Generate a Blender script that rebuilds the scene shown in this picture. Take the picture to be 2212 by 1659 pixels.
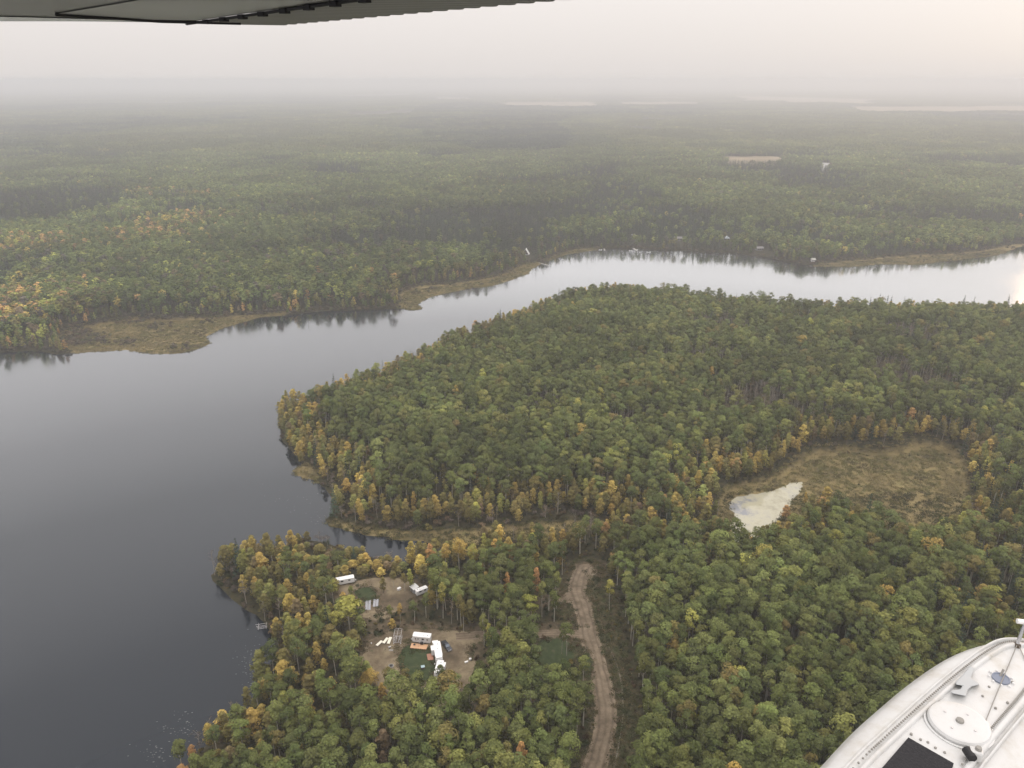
import bpy, math, random
import numpy as np
from mathutils import Vector, Matrix, Quaternion

for o in list(bpy.data.objects):
    bpy.data.objects.remove(o)
scene = bpy.context.scene
col = scene.collection
R = math.radians
rnd = random.Random(7)
rng = np.random.default_rng(7)

# ------------------------------------------------------------------ camera, sky, sun, exposure
CAM_H = 200.0
FOC = 1661.0                       # focal length for a 2212 px wide frame
PITCH = R(21.57)
cam_d = bpy.data.cameras.new('camera')
cam = bpy.data.objects.new('camera', cam_d)
col.objects.link(cam)
cam.location = (0, 0, CAM_H)
cam.rotation_euler = (R(90) - PITCH, 0, 0)
cam_d.sensor_fit = 'HORIZONTAL'
cam_d.sensor_width = 36.0
cam_d.lens = 36.0 * FOC / 2212.0
cam_d.clip_start = 0.05
cam_d.clip_end = 200000.0
scene.camera = cam

SUN_AZ, SUN_EL = R(52), R(13.0)
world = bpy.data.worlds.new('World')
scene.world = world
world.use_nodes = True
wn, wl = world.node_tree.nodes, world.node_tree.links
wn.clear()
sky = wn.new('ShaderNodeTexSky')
sky.sky_type = 'NISHITA'
sky.sun_disc = False
sky.sun_elevation = SUN_EL
sky.sun_rotation = SUN_AZ
sky.altitude = 200
sky.air_density = 1.0
sky.dust_density = 4.0
sky.ozone_density = 1.0
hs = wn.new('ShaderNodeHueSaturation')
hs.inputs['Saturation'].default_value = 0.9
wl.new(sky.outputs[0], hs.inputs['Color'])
veil = wn.new('ShaderNodeMix')                       # smoke veil over the clear sky, graded brighter overhead to light the ground
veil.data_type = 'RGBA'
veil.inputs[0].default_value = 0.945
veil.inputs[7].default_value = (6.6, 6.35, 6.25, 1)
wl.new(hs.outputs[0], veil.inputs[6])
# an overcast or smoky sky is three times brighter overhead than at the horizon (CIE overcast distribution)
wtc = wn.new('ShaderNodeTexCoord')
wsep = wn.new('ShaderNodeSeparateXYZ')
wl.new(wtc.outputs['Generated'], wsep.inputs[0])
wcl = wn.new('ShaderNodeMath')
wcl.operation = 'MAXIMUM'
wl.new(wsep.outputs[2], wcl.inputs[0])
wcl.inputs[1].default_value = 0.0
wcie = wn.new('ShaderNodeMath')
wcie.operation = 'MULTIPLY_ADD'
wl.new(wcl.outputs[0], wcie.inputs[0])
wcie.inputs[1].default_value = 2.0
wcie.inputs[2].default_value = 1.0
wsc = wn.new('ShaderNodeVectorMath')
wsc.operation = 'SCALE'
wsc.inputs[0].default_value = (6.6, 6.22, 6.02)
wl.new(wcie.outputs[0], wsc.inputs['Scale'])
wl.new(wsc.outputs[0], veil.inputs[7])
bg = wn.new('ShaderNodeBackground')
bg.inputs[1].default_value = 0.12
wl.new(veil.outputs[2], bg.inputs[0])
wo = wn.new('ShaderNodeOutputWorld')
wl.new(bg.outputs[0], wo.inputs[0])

sun_d = bpy.data.lights.new('sun', 'SUN')
sun_d.energy = 0.5
sun_d.angle = R(35)
sun_d.color = (1.0, 0.60, 0.31)
sun = bpy.data.objects.new('sun', sun_d)
col.objects.link(sun)
sdir = Vector((math.sin(SUN_AZ) * math.cos(SUN_EL), math.cos(SUN_AZ) * math.cos(SUN_EL), math.sin(SUN_EL)))
sun.rotation_euler = sdir.to_track_quat('Z', 'Y').to_euler()
sun.location = (0, 0, 500)

scene.view_settings.view_transform = 'Standard'
scene.view_settings.look = 'None'
scene.view_settings.gamma = 1.0
scene.view_settings.exposure = 0.0
scene.view_settings.use_curve_mapping = False
scene.render.engine = 'CYCLES'
cy = scene.cycles
cy.use_denoising = True
try:
    cy.denoiser = 'OPENIMAGEDENOISE'
except Exception:
    pass
cy.max_bounces = 6
cy.diffuse_bounces = 3
cy.glossy_bounces = 3
cy.transmission_bounces = 3
cy.volume_bounces = 4
cy.transparent_max_bounces = 6
cy.sample_clamp_indirect = 4.0

GROUND = 2.5                        # level of the wooded near shore above the lake


def gp(u, v, z=0.0):
    """Where the sight line through a spot of the survey photo (2212 px wide) meets height z."""
    dx, dy = (u - 1106.0) / FOC, (829.5 - v) / FOC
    c, s = math.cos(PITCH), math.sin(PITCH)
    dz = -s + dy * c
    t = (z - CAM_H) / dz
    return Vector((dx * t, (c + dy * s) * t, z))


def to_px(x, y, z):
    c, s = math.cos(PITCH), math.sin(PITCH)
    zz = z - CAM_H
    depth = y * c - zz * s
    up = y * s + zz * c
    return 1106 + FOC * x / depth, 829.5 - FOC * up / depth, depth


# ------------------------------------------------------------------ materials
def new_mat(name):
    m = bpy.data.materials.new(name)
    m.use_nodes = True
    n, l = m.node_tree.nodes, m.node_tree.links
    b = n['Principled BSDF']
    return m, n, l, b


def plain(name, c, rough=0.6, metal=0.0, vary=0.12, scale=3.0, bump=0.0, spec=0.4):
    """Plain paint, wood or metal with a little mottling."""
    m, n, l, b = new_mat(name)
    b.inputs['Roughness'].default_value = rough
    b.inputs['Metallic'].default_value = metal
    b.inputs['Specular IOR Level'].default_value = spec
    tc = n.new('ShaderNodeTexCoord')
    no = n.new('ShaderNodeTexNoise')
    no.inputs['Scale'].default_value = scale
    no.inputs['Detail'].default_value = 5
    l.new(tc.outputs['Object'], no.inputs['Vector'])
    mx = n.new('ShaderNodeMix')
    mx.data_type = 'RGBA'
    mx.inputs[6].default_value = (*[max(0, k * (1 - vary)) for k in c], 1)
    mx.inputs[7].default_value = (*[min(1, k * (1 + vary)) for k in c], 1)
    l.new(no.outputs['Fac'], mx.inputs[0])
    l.new(mx.outputs[2], b.inputs['Base Color'])
    if bump:
        bp = n.new('ShaderNodeBump')
        bp.inputs['Strength'].default_value = bump
        bp.inputs['Distance'].default_value = 0.05
        l.new(no.outputs['Fac'], bp.inputs['Height'])
        l.new(bp.outputs[0], b.inputs['Normal'])
    return m


def foliage_mat(name, translucent=0.25):
    m = bpy.data.materials.new(name)
    m.use_nodes = True
    n, l = m.node_tree.nodes, m.node_tree.links
    n.clear()
    at = n.new('ShaderNodeAttribute')
    at.attribute_type = 'INSTANCER'
    at.attribute_name = 'tint'
    va = n.new('ShaderNodeAttribute')
    va.attribute_type = 'GEOMETRY'
    va.attribute_name = 'leafvar'
    mp = n.new('ShaderNodeMapRange')
    mp.inputs[3].default_value = 0.68
    mp.inputs[4].default_value = 1.32
    l.new(va.outputs['Fac'], mp.inputs[0])
    mul = n.new('ShaderNodeVectorMath')
    mul.operation = 'SCALE'
    l.new(at.outputs['Vector'], mul.inputs[0])
    l.new(mp.outputs[0], mul.inputs['Scale'])
    df = n.new('ShaderNodeBsdfDiffuse')
    tr = n.new('ShaderNodeBsdfTranslucent')
    l.new(mul.outputs[0], df.inputs[0])
    l.new(mul.outputs[0], tr.inputs[0])
    ms = n.new('ShaderNodeMixShader')
    ms.inputs[0].default_value = translucent
    l.new(df.outputs[0], ms.inputs[1])
    l.new(tr.outputs[0], ms.inputs[2])
    out = n.new('ShaderNodeOutputMaterial')
    l.new(ms.outputs[0], out.inputs[0])
    return m


FOL = foliage_mat('leaves', .14)
BARK = plain('aspen_bark', (0.40, 0.375, 0.32), 0.8, vary=0.35, scale=1.2)
BARKD = plain('brown_bark', (0.12, 0.10, 0.08), 0.9, vary=0.3, scale=2)
WHITE = plain('white_paint', (0.84, 0.84, 0.83), 0.45, vary=0.03, scale=1.0)
OFFWHITE = plain('offwhite_paint', (0.72, 0.72, 0.72), 0.5, vary=0.05)
CREAM = plain('cream_plastic_deck', (0.86, 0.83, 0.70), 0.55, vary=0.05)
GREYDECK = plain('weathered_grey_boards', (0.36, 0.37, 0.40), 0.8, vary=0.18, scale=2)
ALU = plain('galvanised_steel', (0.62, 0.60, 0.60), 0.45, metal=0.3, vary=0.15)
BLACK = plain('black_rubber', (0.02, 0.02, 0.022), 0.6)
DGLASS = plain('dark_glass', (0.015, 0.017, 0.02), 0.08, spec=0.6)
TAN = plain('tan_deck_boards', (0.62, 0.38, 0.22), 0.7, vary=0.12, scale=1.5)
REDWOOD = plain('red_brown_deck_boards', (0.42, 0.21, 0.14), 0.7, vary=0.12, scale=1.5)
BLUEBLK = plain('dark_blue_car_paint', (0.022, 0.028, 0.04), 0.25, spec=0.6)
CHROME = plain('bright_metal', (0.6, 0.6, 0.62), 0.25, metal=0.8)
GLASSB = plain('windscreen', (0.09, 0.12, 0.16), 0.05, spec=0.8)
GREYBLUE = plain('grey_blue_plastic', (0.36, 0.48, 0.52), 0.5)
STONE = plain('grey_stone', (0.30, 0.29, 0.27), 0.9, vary=0.3)
GREYPALE = plain('weathered_pale_boards', (.46, .45, .42), .8)
CABINROOF = plain('pale_blue_metal_roof', (0.36, 0.40, 0.44), 0.4)
CABINWALL = plain('dark_log_wall', (0.13, 0.11, 0.10), 0.8)
GREYWALL = plain('grey_siding', (0.27, 0.27, 0.28), 0.8)
GREYROOF = plain('grey_shingle_roof', (0.22, 0.21, 0.21), 0.8)


# ------------------------------------------------------------------ mesh helpers
class MB:
    """Collects plain shapes and links them as one mesh object."""
    def __init__(self):
        self.v, self.f = [], []

    def add(self, vs, fs):
        k = len(self.v)
        self.v += [tuple(p) for p in vs]
        self.f += [tuple(i + k for i in q) for q in fs]
        return self

    def box(self, cx, cy, cz, sx, sy, sz, rz=0.0, tap=1.0):
        vs = []
        for dz, t in ((-.5, 1.0), (.5, tap)):
            for dx, dy in ((-.5, -.5), (.5, -.5), (.5, .5), (-.5, .5)):
                x, y = dx * sx * t, dy * sy * t
                vs.append((cx + x * math.cos(rz) - y * math.sin(rz), cy + x * math.sin(rz) + y * math.cos(rz), cz + dz * sz))
        return self.add(vs, [(3, 2, 1, 0), (4, 5, 6, 7), (0, 1, 5, 4), (1, 2, 6, 5), (2, 3, 7, 6), (3, 0, 4, 7)])

    def tube(self, p0, p1, r0, r1=None, n=6):
        r1 = r0 if r1 is None else r1
        p0, p1 = Vector(p0), Vector(p1)
        q = (p1 - p0).to_track_quat('Z', 'Y')
        vs = []
        for p, r in ((p0, r0), (p1, r1)):
            for i in range(n):
                a = 2 * math.pi * i / n
                vs.append(p + q @ Vector((r * math.cos(a), r * math.sin(a), 0)))
        fs = [(i, (i + 1) % n, n + (i + 1) % n, n + i) for i in range(n)]
        fs += [tuple(reversed(range(n))), tuple(range(n, 2 * n))]
        return self.add(vs, fs)

    def path(self, pts, r, n=6):
        for a, b in zip(pts[:-1], pts[1:]):
            self.tube(a, b, r, n=n)
        return self

    def prism(self, prof, y0, y1, axis='y'):
        """Closed outline in the x-z plane pushed out along y (or x-y along z)."""
        n = len(prof)
        if axis == 'y':
            vs = [(a, y0, b) for a, b in prof] + [(a, y1, b) for a, b in prof]
        elif axis == 'x':
            vs = [(y0, a, b) for a, b in prof] + [(y1, a, b) for a, b in prof]
        else:
            vs = [(a, b, y0) for a, b in prof] + [(a, b, y1) for a, b in prof]
        fs = [(i, (i + 1) % n, n + (i + 1) % n, n + i) for i in range(n)]
        fs += [tuple(reversed(range(n))), tuple(range(n, 2 * n))]
        return self.add(vs, fs)

    def lathe(self, prof, c=(0, 0, 0), n=24, axis='z'):
        vs, fs = [], []
        for r, h in prof:
            for i in range(n):
                a = 2 * math.pi * i / n
                p = (r * math.cos(a), r * math.sin(a), h)
                if axis == 'y':
                    p = (p[0], p[2], p[1])
                vs.append((c[0] + p[0], c[1] + p[1], c[2] + p[2]))
        for j in range(len(prof) - 1):
            for i in range(n):
                fs.append((j * n + i, j * n + (i + 1) % n, (j + 1) * n + (i + 1) % n, (j + 1) * n + i))
        fs.append(tuple(reversed(range(n))))
        fs.append(tuple(range((len(prof) - 1) * n, len(prof) * n)))
        return self.add(vs, fs)

    def grid(self, rows):
        m = len(rows[0])
        vs = [p for r in rows for p in r]
        fs = [(j * m + i, j * m + i + 1, (j + 1) * m + i + 1, (j + 1) * m + i) for j in range(len(rows) - 1) for i in range(m - 1)]
        return self.add(vs, fs)

    def mesh(self, name, mat=None, smooth=False):
        me = bpy.data.meshes.new(name)
        me.from_pydata(self.v, [], self.f)
        me.validate()
        if mat:
            me.materials.append(mat)
        if smooth:
            me.polygons.foreach_set('use_smooth', [True] * len(me.polygons))
        import bmesh
        bm = bmesh.new()
        bm.from_mesh(me)
        bmesh.ops.recalc_face_normals(bm, faces=bm.faces)
        bm.to_mesh(me)
        bm.free()
        me.update()
        return me

    def build(self, name, mat, parent=None, bevel=0.0, smooth=False):
        o = bpy.data.objects.new(name, self.mesh(name, mat, smooth))
        col.objects.link(o)
        o.parent = parent
        if bevel:
            b = o.modifiers.new('bevel', 'BEVEL')
            b.width = bevel
            b.segments = 2
            b.limit_method = 'ANGLE'
        return o


def tag(o, label=None, cat=None, group=None, kind=None):
    if label:
        o['label'] = label
    if cat:
        o['category'] = cat
    if group:
        o['group'] = group
    if kind:
        o['kind'] = kind
    return o


def thing(name, label, cat, loc, rz=0.0, group=None):
    o = bpy.data.objects.new(name, None)
    col.objects.link(o)
    o.empty_display_size = 0.2
    o.location = loc
    o.rotation_euler = (0, 0, rz)
    return tag(o, label, cat, group)


# ------------------------------------------------------------------ value noise and polygons (numpy)
def vnoise(x, y, scale, seed=0):
    x, y = np.asarray(x) / scale, np.asarray(y) / scale
    xi, yi = np.floor(x).astype(np.int64), np.floor(y).astype(np.int64)
    xf, yf = x - xi, y - yi
    xf, yf = xf * xf * (3 - 2 * xf), yf * yf * (3 - 2 * yf)

    def h(a, b):
        k = (a * 374761393 + b * 668265263 + seed * 1442695041) & 0x7fffffff
        k = ((k ^ (k >> 13)) * 1274126177) & 0x7fffffff
        return ((k ^ (k >> 16)) & 0xffff) / 65535.0
    return (h(xi, yi) * (1 - xf) + h(xi + 1, yi) * xf) * (1 - yf) + (h(xi, yi + 1) * (1 - xf) + h(xi + 1, yi + 1) * xf) * yf


def fbm(x, y, scale, seed=0, octv=3):
    s, a, t = 0, 1.0, 0
    for k in range(octv):
        s = s + a * vnoise(x, y, scale / 2 ** k, seed + 17 * k)
        t += a
        a *= 0.5
    return s / t


def poly(pts):
    out = []
    for p in pts:
        if isinstance(p, tuple):
            g = gp(*p)
            out.append((g.x, g.y))
        else:
            out.append((p[0], p[1]))
    return np.array(out)


def signed(px, py, pl):
    """Distance to the outline, positive inside."""
    px, py = np.asarray(px, float), np.asarray(py, float)
    best = np.full(px.shape, 1e18)
    ins = np.zeros(px.shape, bool)
    n = len(pl)
    for i in range(n):
        ax, ay = pl[i]
        bx, by = pl[(i + 1) % n]
        ex, ey = bx - ax, by - ay
        t = np.clip(((px - ax) * ex + (py - ay) * ey) / (ex * ex + ey * ey + 1e-12), 0, 1)
        d = (px - ax - t * ex) ** 2 + (py - ay - t * ey) ** 2
        best = np.minimum(best, d)
        c = ((ay > py) != (by > py))
        with np.errstate(divide='ignore', invalid='ignore'):
            xs = ax + (py - ay) * (bx - ax) / (by - ay if by != ay else 1e-12)
        ins ^= c & (px < xs)
    return np.where(ins, 1, -1) * np.sqrt(best)


def line_dist(px, py, pl):
    px, py = np.asarray(px, float), np.asarray(py, float)
    best = np.full(px.shape, 1e18)
    for (ax, ay), (bx, by) in zip(pl[:-1], pl[1:]):
        ex, ey = bx - ax, by - ay
        t = np.clip(((px - ax) * ex + (py - ay) * ey) / (ex * ex + ey * ey + 1e-12), 0, 1)
        best = np.minimum(best, (px - ax - t * ex) ** 2 + (py - ay - t * ey) ** 2)
    return np.sqrt(best)


def smooth_poly(pl, it=1):
    for _ in range(it):
        q = []
        n = len(pl)
        for i in range(n):
            a, b = pl[i], pl[(i + 1) % n]
            q += [a * .75 + b * .25, a * .25 + b * .75]
        pl = np.array(q)
    return pl


def ragged(pl, step=1.5, amp=0.6, scale=3.0, seed=3):
    out = []
    n = len(pl)
    for i in range(n):
        a, b = pl[i], pl[(i + 1) % n]
        k = max(1, int(np.hypot(*(b - a)) / step))
        for j in range(k):
            out.append(a + (b - a) * j / k)
    out = np.array(out)
    nx = fbm(out[:, 0], out[:, 1], scale, seed) - .5
    ny = fbm(out[:, 0], out[:, 1], scale, seed + 50) - .5
    return out + np.stack([nx, ny], 1) * 2 * amp


# ------------------------------------------------------------------ the map: shores, marshes, clearings
G = GROUND
NEAR = poly([[-300, -300], [-150, 40], (60, 1990), (250, 1835), (372, 1700), (422, 1628), (482, 1573), (545, 1526), (563, 1470), (590, 1420),
             (594, 1385), (572, 1350), (545, 1325), (500, 1294), (464, 1264), (450, 1236, 2), (456, 1215, 6), (486, 1184, 8), (540, 1160, 9), (600, 1146, 9),
             (652, 1163), (712, 1173), (762, 1191, 1), (820, 1207, 1), (885, 1216, 1), (975, 1192), (905, 1169), (850, 1165), (800, 1158),
             (750, 1147), (712, 1137), (702, 1127), (718, 1106), (716, 1078), (700, 1052), (672, 1038), (640, 1031), (632, 1019), (655, 1002), (640, 986),
             (622, 968), (608, 945), (602, 915), (600, 890, 1), (615, 868, 1), (640, 863, 2), (660, 858, 6), (705, 832, 9), (760, 806, 11), (812, 787, 12),
             (900, 742, 13), (1000, 702, 12), (1060, 682, 12), (1120, 658, 14), (1170, 633, 15), (1250, 609, 16), (1340, 601, 16), (1500, 618, 16),
             (1700, 637, 16), (1900, 637, 17), (2212, 640, 17), (2600, 648, 16), [1200, 760], [1500, 300], [1200, -300]])
FAR = poly([[-40000, 300], [-1600, 330], (-600, 880), (-250, 800), (0, 762), (70, 757), (130, 766), (200, 760), (270, 756), (330, 765), (380, 764), (420, 757), (456, 741), (444, 727),
            (482, 709), (560, 686), (640, 679), (700, 672), (790, 670), (862, 666), (888, 671), (910, 668), (905, 656), (930, 641), (1000, 626), (1060, 618), (1100, 606), (1142, 591),
            (1150, 580), (1172, 569), (1220, 550), (1290, 540), (1330, 537), (1400, 539), (1500, 544), (1570, 547), (1610, 551), (1660, 558), (1700, 567), (1760, 575),
            (1830, 577), (1900, 571), (1980, 572), (2060, 563), (2150, 552), (2175, 545), (2212, 530), (2500, 512), (3300, 505), [6000, 1300], [40000, 1500], [40000, 60000], [-40000, 60000]])
POND = ragged(smooth_poly(poly([(1577, 1082), (1602, 1071), (1650, 1067), (1690, 1054), (1726, 1038), (1740, 1046), (1722, 1066, 2), (1700, 1088, 4),
                         (1672, 1118, 6), (1630, 1150, 8), (1590, 1152, 7), (1580, 1128), (1592, 1110), (1576, 1098)])), 1.2, 1.3, 4.0, 12)
MARSH = [
    poly([(128, 722), (250, 694), (400, 692), (560, 681), (640, 674), (560, 692), (490, 714), (452, 728), (462, 743), (420, 760), (330, 769), (200, 765), (135, 760)]),
    poly([(862, 640), (880, 624), (1000, 613), (1090, 596), (1128, 572), (1175, 566), (1155, 592), (1110, 610), (1000, 630), (930, 646), (914, 656), (918, 672), (858, 670)]),
    poly([(1185, 556), (1240, 540), (1285, 537), (1300, 543), (1220, 554), (1175, 566)]),
    poly([(1740, 574), (1830, 566), (1930, 556), (2100, 548), (2215, 524), (2230, 534), (2160, 556), (2060, 568), (1900, 576), (1830, 581)]),
    poly([(696, 1126), (722, 1122), (765, 1139), (830, 1149), (950, 1152), (1040, 1148), (1085, 1152), (1060, 1176), (1000, 1196), (885, 1180), (780, 1164)]),
    poly([(1055, 1150), (1120, 1140), (1180, 1134), (1250, 1128), (1300, 1138), (1240, 1160), (1150, 1170), (1070, 1172)]),
    poly([(626, 1014), (668, 1006), (690, 1030), (676, 1041), (640, 1036)]),
    poly([(1545, 1108), (1556, 1062), (1600, 1052), (1655, 1042), (1715, 1012), (1745, 985), (1830, 976), (1930, 984), (1985, 960), (2050, 972), (2080, 1000), (2092, 1050), (2085, 1090, 2), (2050, 1132, 4),
          (1975, 1150, 8), (1905, 1116, 9), (1840, 1084, 9), (1770, 1068, 8), (1700, 1120, 6), (1640, 1160, 7), (1570, 1158, 6)]),
]
MARSH = [smooth_poly(m) for m in MARSH]
YARD = poly([(776, 1432, G), (782, 1396, G), (812, 1374, G), (850, 1361, G), (905, 1357, G), (960, 1362, G), (1050, 1364, G), (1140, 1365, G), (1200, 1360, G), (1262, 1364, G),
             (1264, 1380, G), (1190, 1377, G), (1110, 1378, G), (1045, 1384, G), (1016, 1398, G), (1008, 1412, G), (1030, 1432, G), (1062, 1450, G), (1050, 1500, G), (1000, 1530, G), (930, 1525, G),
             (870, 1500, G), (820, 1490, G), (786, 1462, G)])
YARD = ragged(smooth_poly(YARD), amp=0.9)
UPYARD = poly([(712, 1264, G), (750, 1259, G), (795, 1250, G), (850, 1246, G), (900, 1262, G), (905, 1284, G), (880, 1300, G), (858, 1324, G), (830, 1340, G), (782, 1336, G), (768, 1312, G), (752, 1290, G)])
UPYARD = ragged(smooth_poly(UPYARD), amp=0.9, seed=9)
LAWNS = [poly([(862, 1418, G), (866, 1400, G), (888, 1392, G), (930, 1396, G), (938, 1412, G), (944, 1440, G), (930, 1475, G), (880, 1480, G), (862, 1450, G)]),
         poly([(1156, 1398, G), (1166, 1382, G), (1214, 1378, G), (1240, 1396, G), (1236, 1430, G), (1180, 1442, G), (1150, 1425, G)]),
         poly([(1262, 1412, G), (1272, 1408, G), (1282, 1432, G), (1280, 1460, G), (1268, 1462, G), (1262, 1440, G)]),
         poly([(758, 1282, G), (780, 1268, G), (806, 1268, G), (816, 1284, G), (806, 1295, G), (782, 1300, G)]),
         poly([(1010, 1398, G), (1040, 1388, G), (1085, 1398, G), (1078, 1420, G), (1030, 1425, G)])]
LAWNS = [ragged(smooth_poly(p, 2), .5, amp=1.3, scale=2.2, seed=20 + i) for i, p in enumerate(LAWNS[:4])]
ROAD = poly([(1262, 1222, G), (1250, 1252, G), (1246, 1278, G), (1256, 1306, G), (1266, 1340, G), (1276, 1380, G), (1288, 1430, G), (1300, 1480, G), (1308, 1530, G), (1308, 1570, G), (1300, 1610, G), (1285, 1655, G), (1262, 1720, G), (1225, 1820, G), (1180, 2000, G)])
TURN = ragged(smooth_poly(poly([(1234, 1230, G), (1262, 1216, G), (1294, 1222, G), (1288, 1242, G), (1264, 1264, G), (1262, 1300, G), (1240, 1306, G), (1205, 1300, G), (1170, 1299, G), (1170, 1290, G), (1210, 1290, G), (1236, 1272, G)])), amp=0.6, seed=31)
SPUR = ragged(smooth_poly(poly([(1150, 1480, G), (1200, 1482, G), (1255, 1490, G), (1285, 1488, G), (1296, 1508, G), (1250, 1510, G), (1190, 1500, G), (1148, 1498, G)])), amp=0.6, seed=33)
TRAIL = poly([(1312, 1390, G), (1330, 1430, G), (1342, 1475, G), (1346, 1540, G), (1338, 1600, G), (1326, 1660, G), (1300, 1760, G)])
CORRIDOR = poly([(1232, 1205, G), (1300, 1212, G), (1330, 1290, G), (1352, 1380, G), (1372, 1470, G), (1382, 1550, G), (1372, 1640, G), (1340, 1780, G), (1220, 1780, G), (1256, 1660, G), (1270, 1590, G), (1268, 1520, G), (1240, 1500, G), (1240, 1440, G), (1225, 1390, G), (1200, 1330, G), (1190, 1300, G), (1215, 1260, G)])
FIELDS = [poly([(1072, 223.5), (1294, 223.5), (1292, 231.5, 16), (1074, 231.5, 16)]),
          poly([(1575, 209.5), (1700, 213.5), (1905, 219), (1880, 223.5, 16), (1600, 219.5, 16)]),
          poly([(1835, 235.5), (2240, 233.5), (2240, 244.5, 16), (1850, 244.0, 16)]),
          poly([(1560, 350.5), (1694, 350.5), (1690, 357.5, 17), (1562, 357.5, 17)]),
          poly([(1320, 224.5), (1520, 224), (1520, 228.5, 16), (1330, 228.5, 16)]),
          poly([(930, 214), (1030, 214), (1030, 217.5, 16), (930, 217.5, 16)])]
FIELDS = [ragged(f, np.hypot(*(f[1] - f[0])) / 28, np.hypot(*(f[2] - f[1])) * .09, np.hypot(*(f[1] - f[0])) / 9, 44 + i) for i, f in enumerate(FIELDS)]
FARPOND = poly([(1770, 364.5), (1792, 364.5), (1791, 370, 14), (1772, 370, 14)])
BARE_SPOTS = [(1528, 775, 22), (1560, 700, 26), (1640, 868, 26), (1720, 690, 18), (1960, 815, 34), (1990, 720, 26), (1350, 900, 10), (1180, 870, 10), (1700, 880, 16)]


def land_sd(x, y):
    return np.maximum(signed(x, y, NEAR), signed(x, y, FAR))


def marsh_sd(x, y):
    s = np.full(np.shape(x), -1e9)
    for m in MARSH:
        s = np.maximum(s, signed(x, y, m))
    return s


def height(x, y):
    x, y = np.asarray(x, float), np.asarray(y, float)
    sn = signed(x, y, NEAR)
    sf = signed(x, y, FAR)
    wob = (fbm(x, y, 9.0, 5) - .5) * 2.4
    sn2, sf2 = sn + wob * np.clip(1 - sn / 40, 0, 1), sf + wob * np.clip(1 - sf / 40, 0, 1)
    hn = np.where(sn2 < 3, np.clip(sn2 * 0.30, -2.5, .9), np.clip(.9 + (sn2 - 3) * .08, .9, G))
    dome = np.clip((y - 345) / 90, 0, 1) * np.clip((sn - 20) / 90, 0, 1)       # the wooded point rises a little
    hn = hn + dome * 5.0
    hf = np.where(sf2 < 3, np.clip(sf2 * 0.22, -2.5, .66), np.clip(.66 + (sf2 - 3) * .08, .66, 3.5)) + np.clip((sf - 40) / 400, 0, 1) * (3 + 9 * fbm(x, y, 420, 8))
    h = np.maximum(hn, hf)
    ms = marsh_sd(x, y)
    k = np.clip(ms / 4.0 + 0.5, 0, 1)
    h = np.where(h > 0.0, h * (1 - k) + np.minimum(h, 0.35) * k, h)
    ps = signed(x, y, POND)
    h = np.where(ps > -3, np.minimum(h, 0.12 - ps * 0.25), h)
    return h


# ------------------------------------------------------------------ ground
def growth(a, b, step, f):
    out = [a]
    while out[-1] < b:
        out.append(out[-1] + step)
        step *= f
    return out


xs = np.array(sorted([-v for v in growth(424, 46000, 5, 1.07)] + list(np.arange(-420, 470, 4.0)) + growth(470, 46000, 5, 1.07)))
ys = np.array(list(np.arange(-300, 100, 20.0)) + list(np.arange(100, 700, 4.0)) + list(np.arange(700, 1300, 8.0)) + growth(1300, 50000, 10, 1.05))
XX, YY = np.meshgrid(xs, ys)
ZZ = height(XX.ravel(), YY.ravel())
NXg, NYg = len(xs), len(ys)
idx = np.arange(NXg * NYg).reshape(NYg, NXg)
faces = np.stack([idx[:-1, :-1], idx[:-1, 1:], idx[1:, 1:], idx[1:, :-1]], -1).reshape(-1, 4)
me = bpy.data.meshes.new('ground')
me.vertices.add(len(ZZ))
me.vertices.foreach_set('co', np.stack([XX.ravel(), YY.ravel(), ZZ], 1).ravel())
me.loops.add(faces.size)
me.loops.foreach_set('vertex_index', faces.ravel())
me.polygons.add(len(faces))
me.polygons.foreach_set('loop_start', np.arange(len(faces)) * 4)
me.polygons.foreach_set('loop_total', np.full(len(faces), 4))
me.polygons.foreach_set('use_smooth', np.ones(len(faces), bool))
me.update(calc_edges=True)
mmask = np.clip(marsh_sd(XX.ravel(), YY.ravel()) / 6 + .5, 0, 1)
dmask = np.zeros(len(ZZ))
for p in (YARD, UPYARD, TURN, SPUR):
    dmask = np.maximum(dmask, np.clip(signed(XX.ravel(), YY.ravel(), p) / 8 + 1, 0, 1))
dmask = np.maximum(dmask, np.clip((8.5 - line_dist(XX.ravel(), YY.ravel(), ROAD)) / 6, 0, .75))
cmask = np.clip(signed(XX.ravel(), YY.ravel(), CORRIDOR) / 6 + .5, 0, 1)
for nm, arr in (('marsh', mmask), ('dirt', dmask), ('verge', cmask)):
    a = me.attributes.new(nm, 'FLOAT', 'POINT')
    a.data.foreach_set('value', arr.astype(np.float32))

gm, n, l, b = new_mat('forest_floor_and_marsh')
b.inputs['Roughness'].default_value = 0.95
b.inputs['Specular IOR Level'].default_value = 0.1
geo = n.new('ShaderNodeNewGeometry')


def gnoise(n, l, scale, detail=6, rough=0.6):
    t = n.new('ShaderNodeTexNoise')
    t.inputs['Scale'].default_value = scale
    t.inputs['Detail'].default_value = detail
    t.inputs['Roughness'].default_value = rough
    l.new(geo_pos(n), t.inputs['Vector'])
    return t.outputs['Fac']


def geo_pos(n):
    for q in n:
        if q.type == 'NEW_GEOMETRY':
            return q.outputs['Position']
    return n.new('ShaderNodeNewGeometry').outputs['Position']


def ramp(n, l, fac, stops):
    r = n.new('ShaderNodeValToRGB')
    e = r.color_ramp.elements
    while len(e) < len(stops):
        e.new(0.5)
    for k, (p, c) in zip(e, stops):
        k.position = p
        k.color = (*c, 1) if len(c) == 3 else c
    l.new(fac, r.inputs[0])
    return r.outputs[0]


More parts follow.
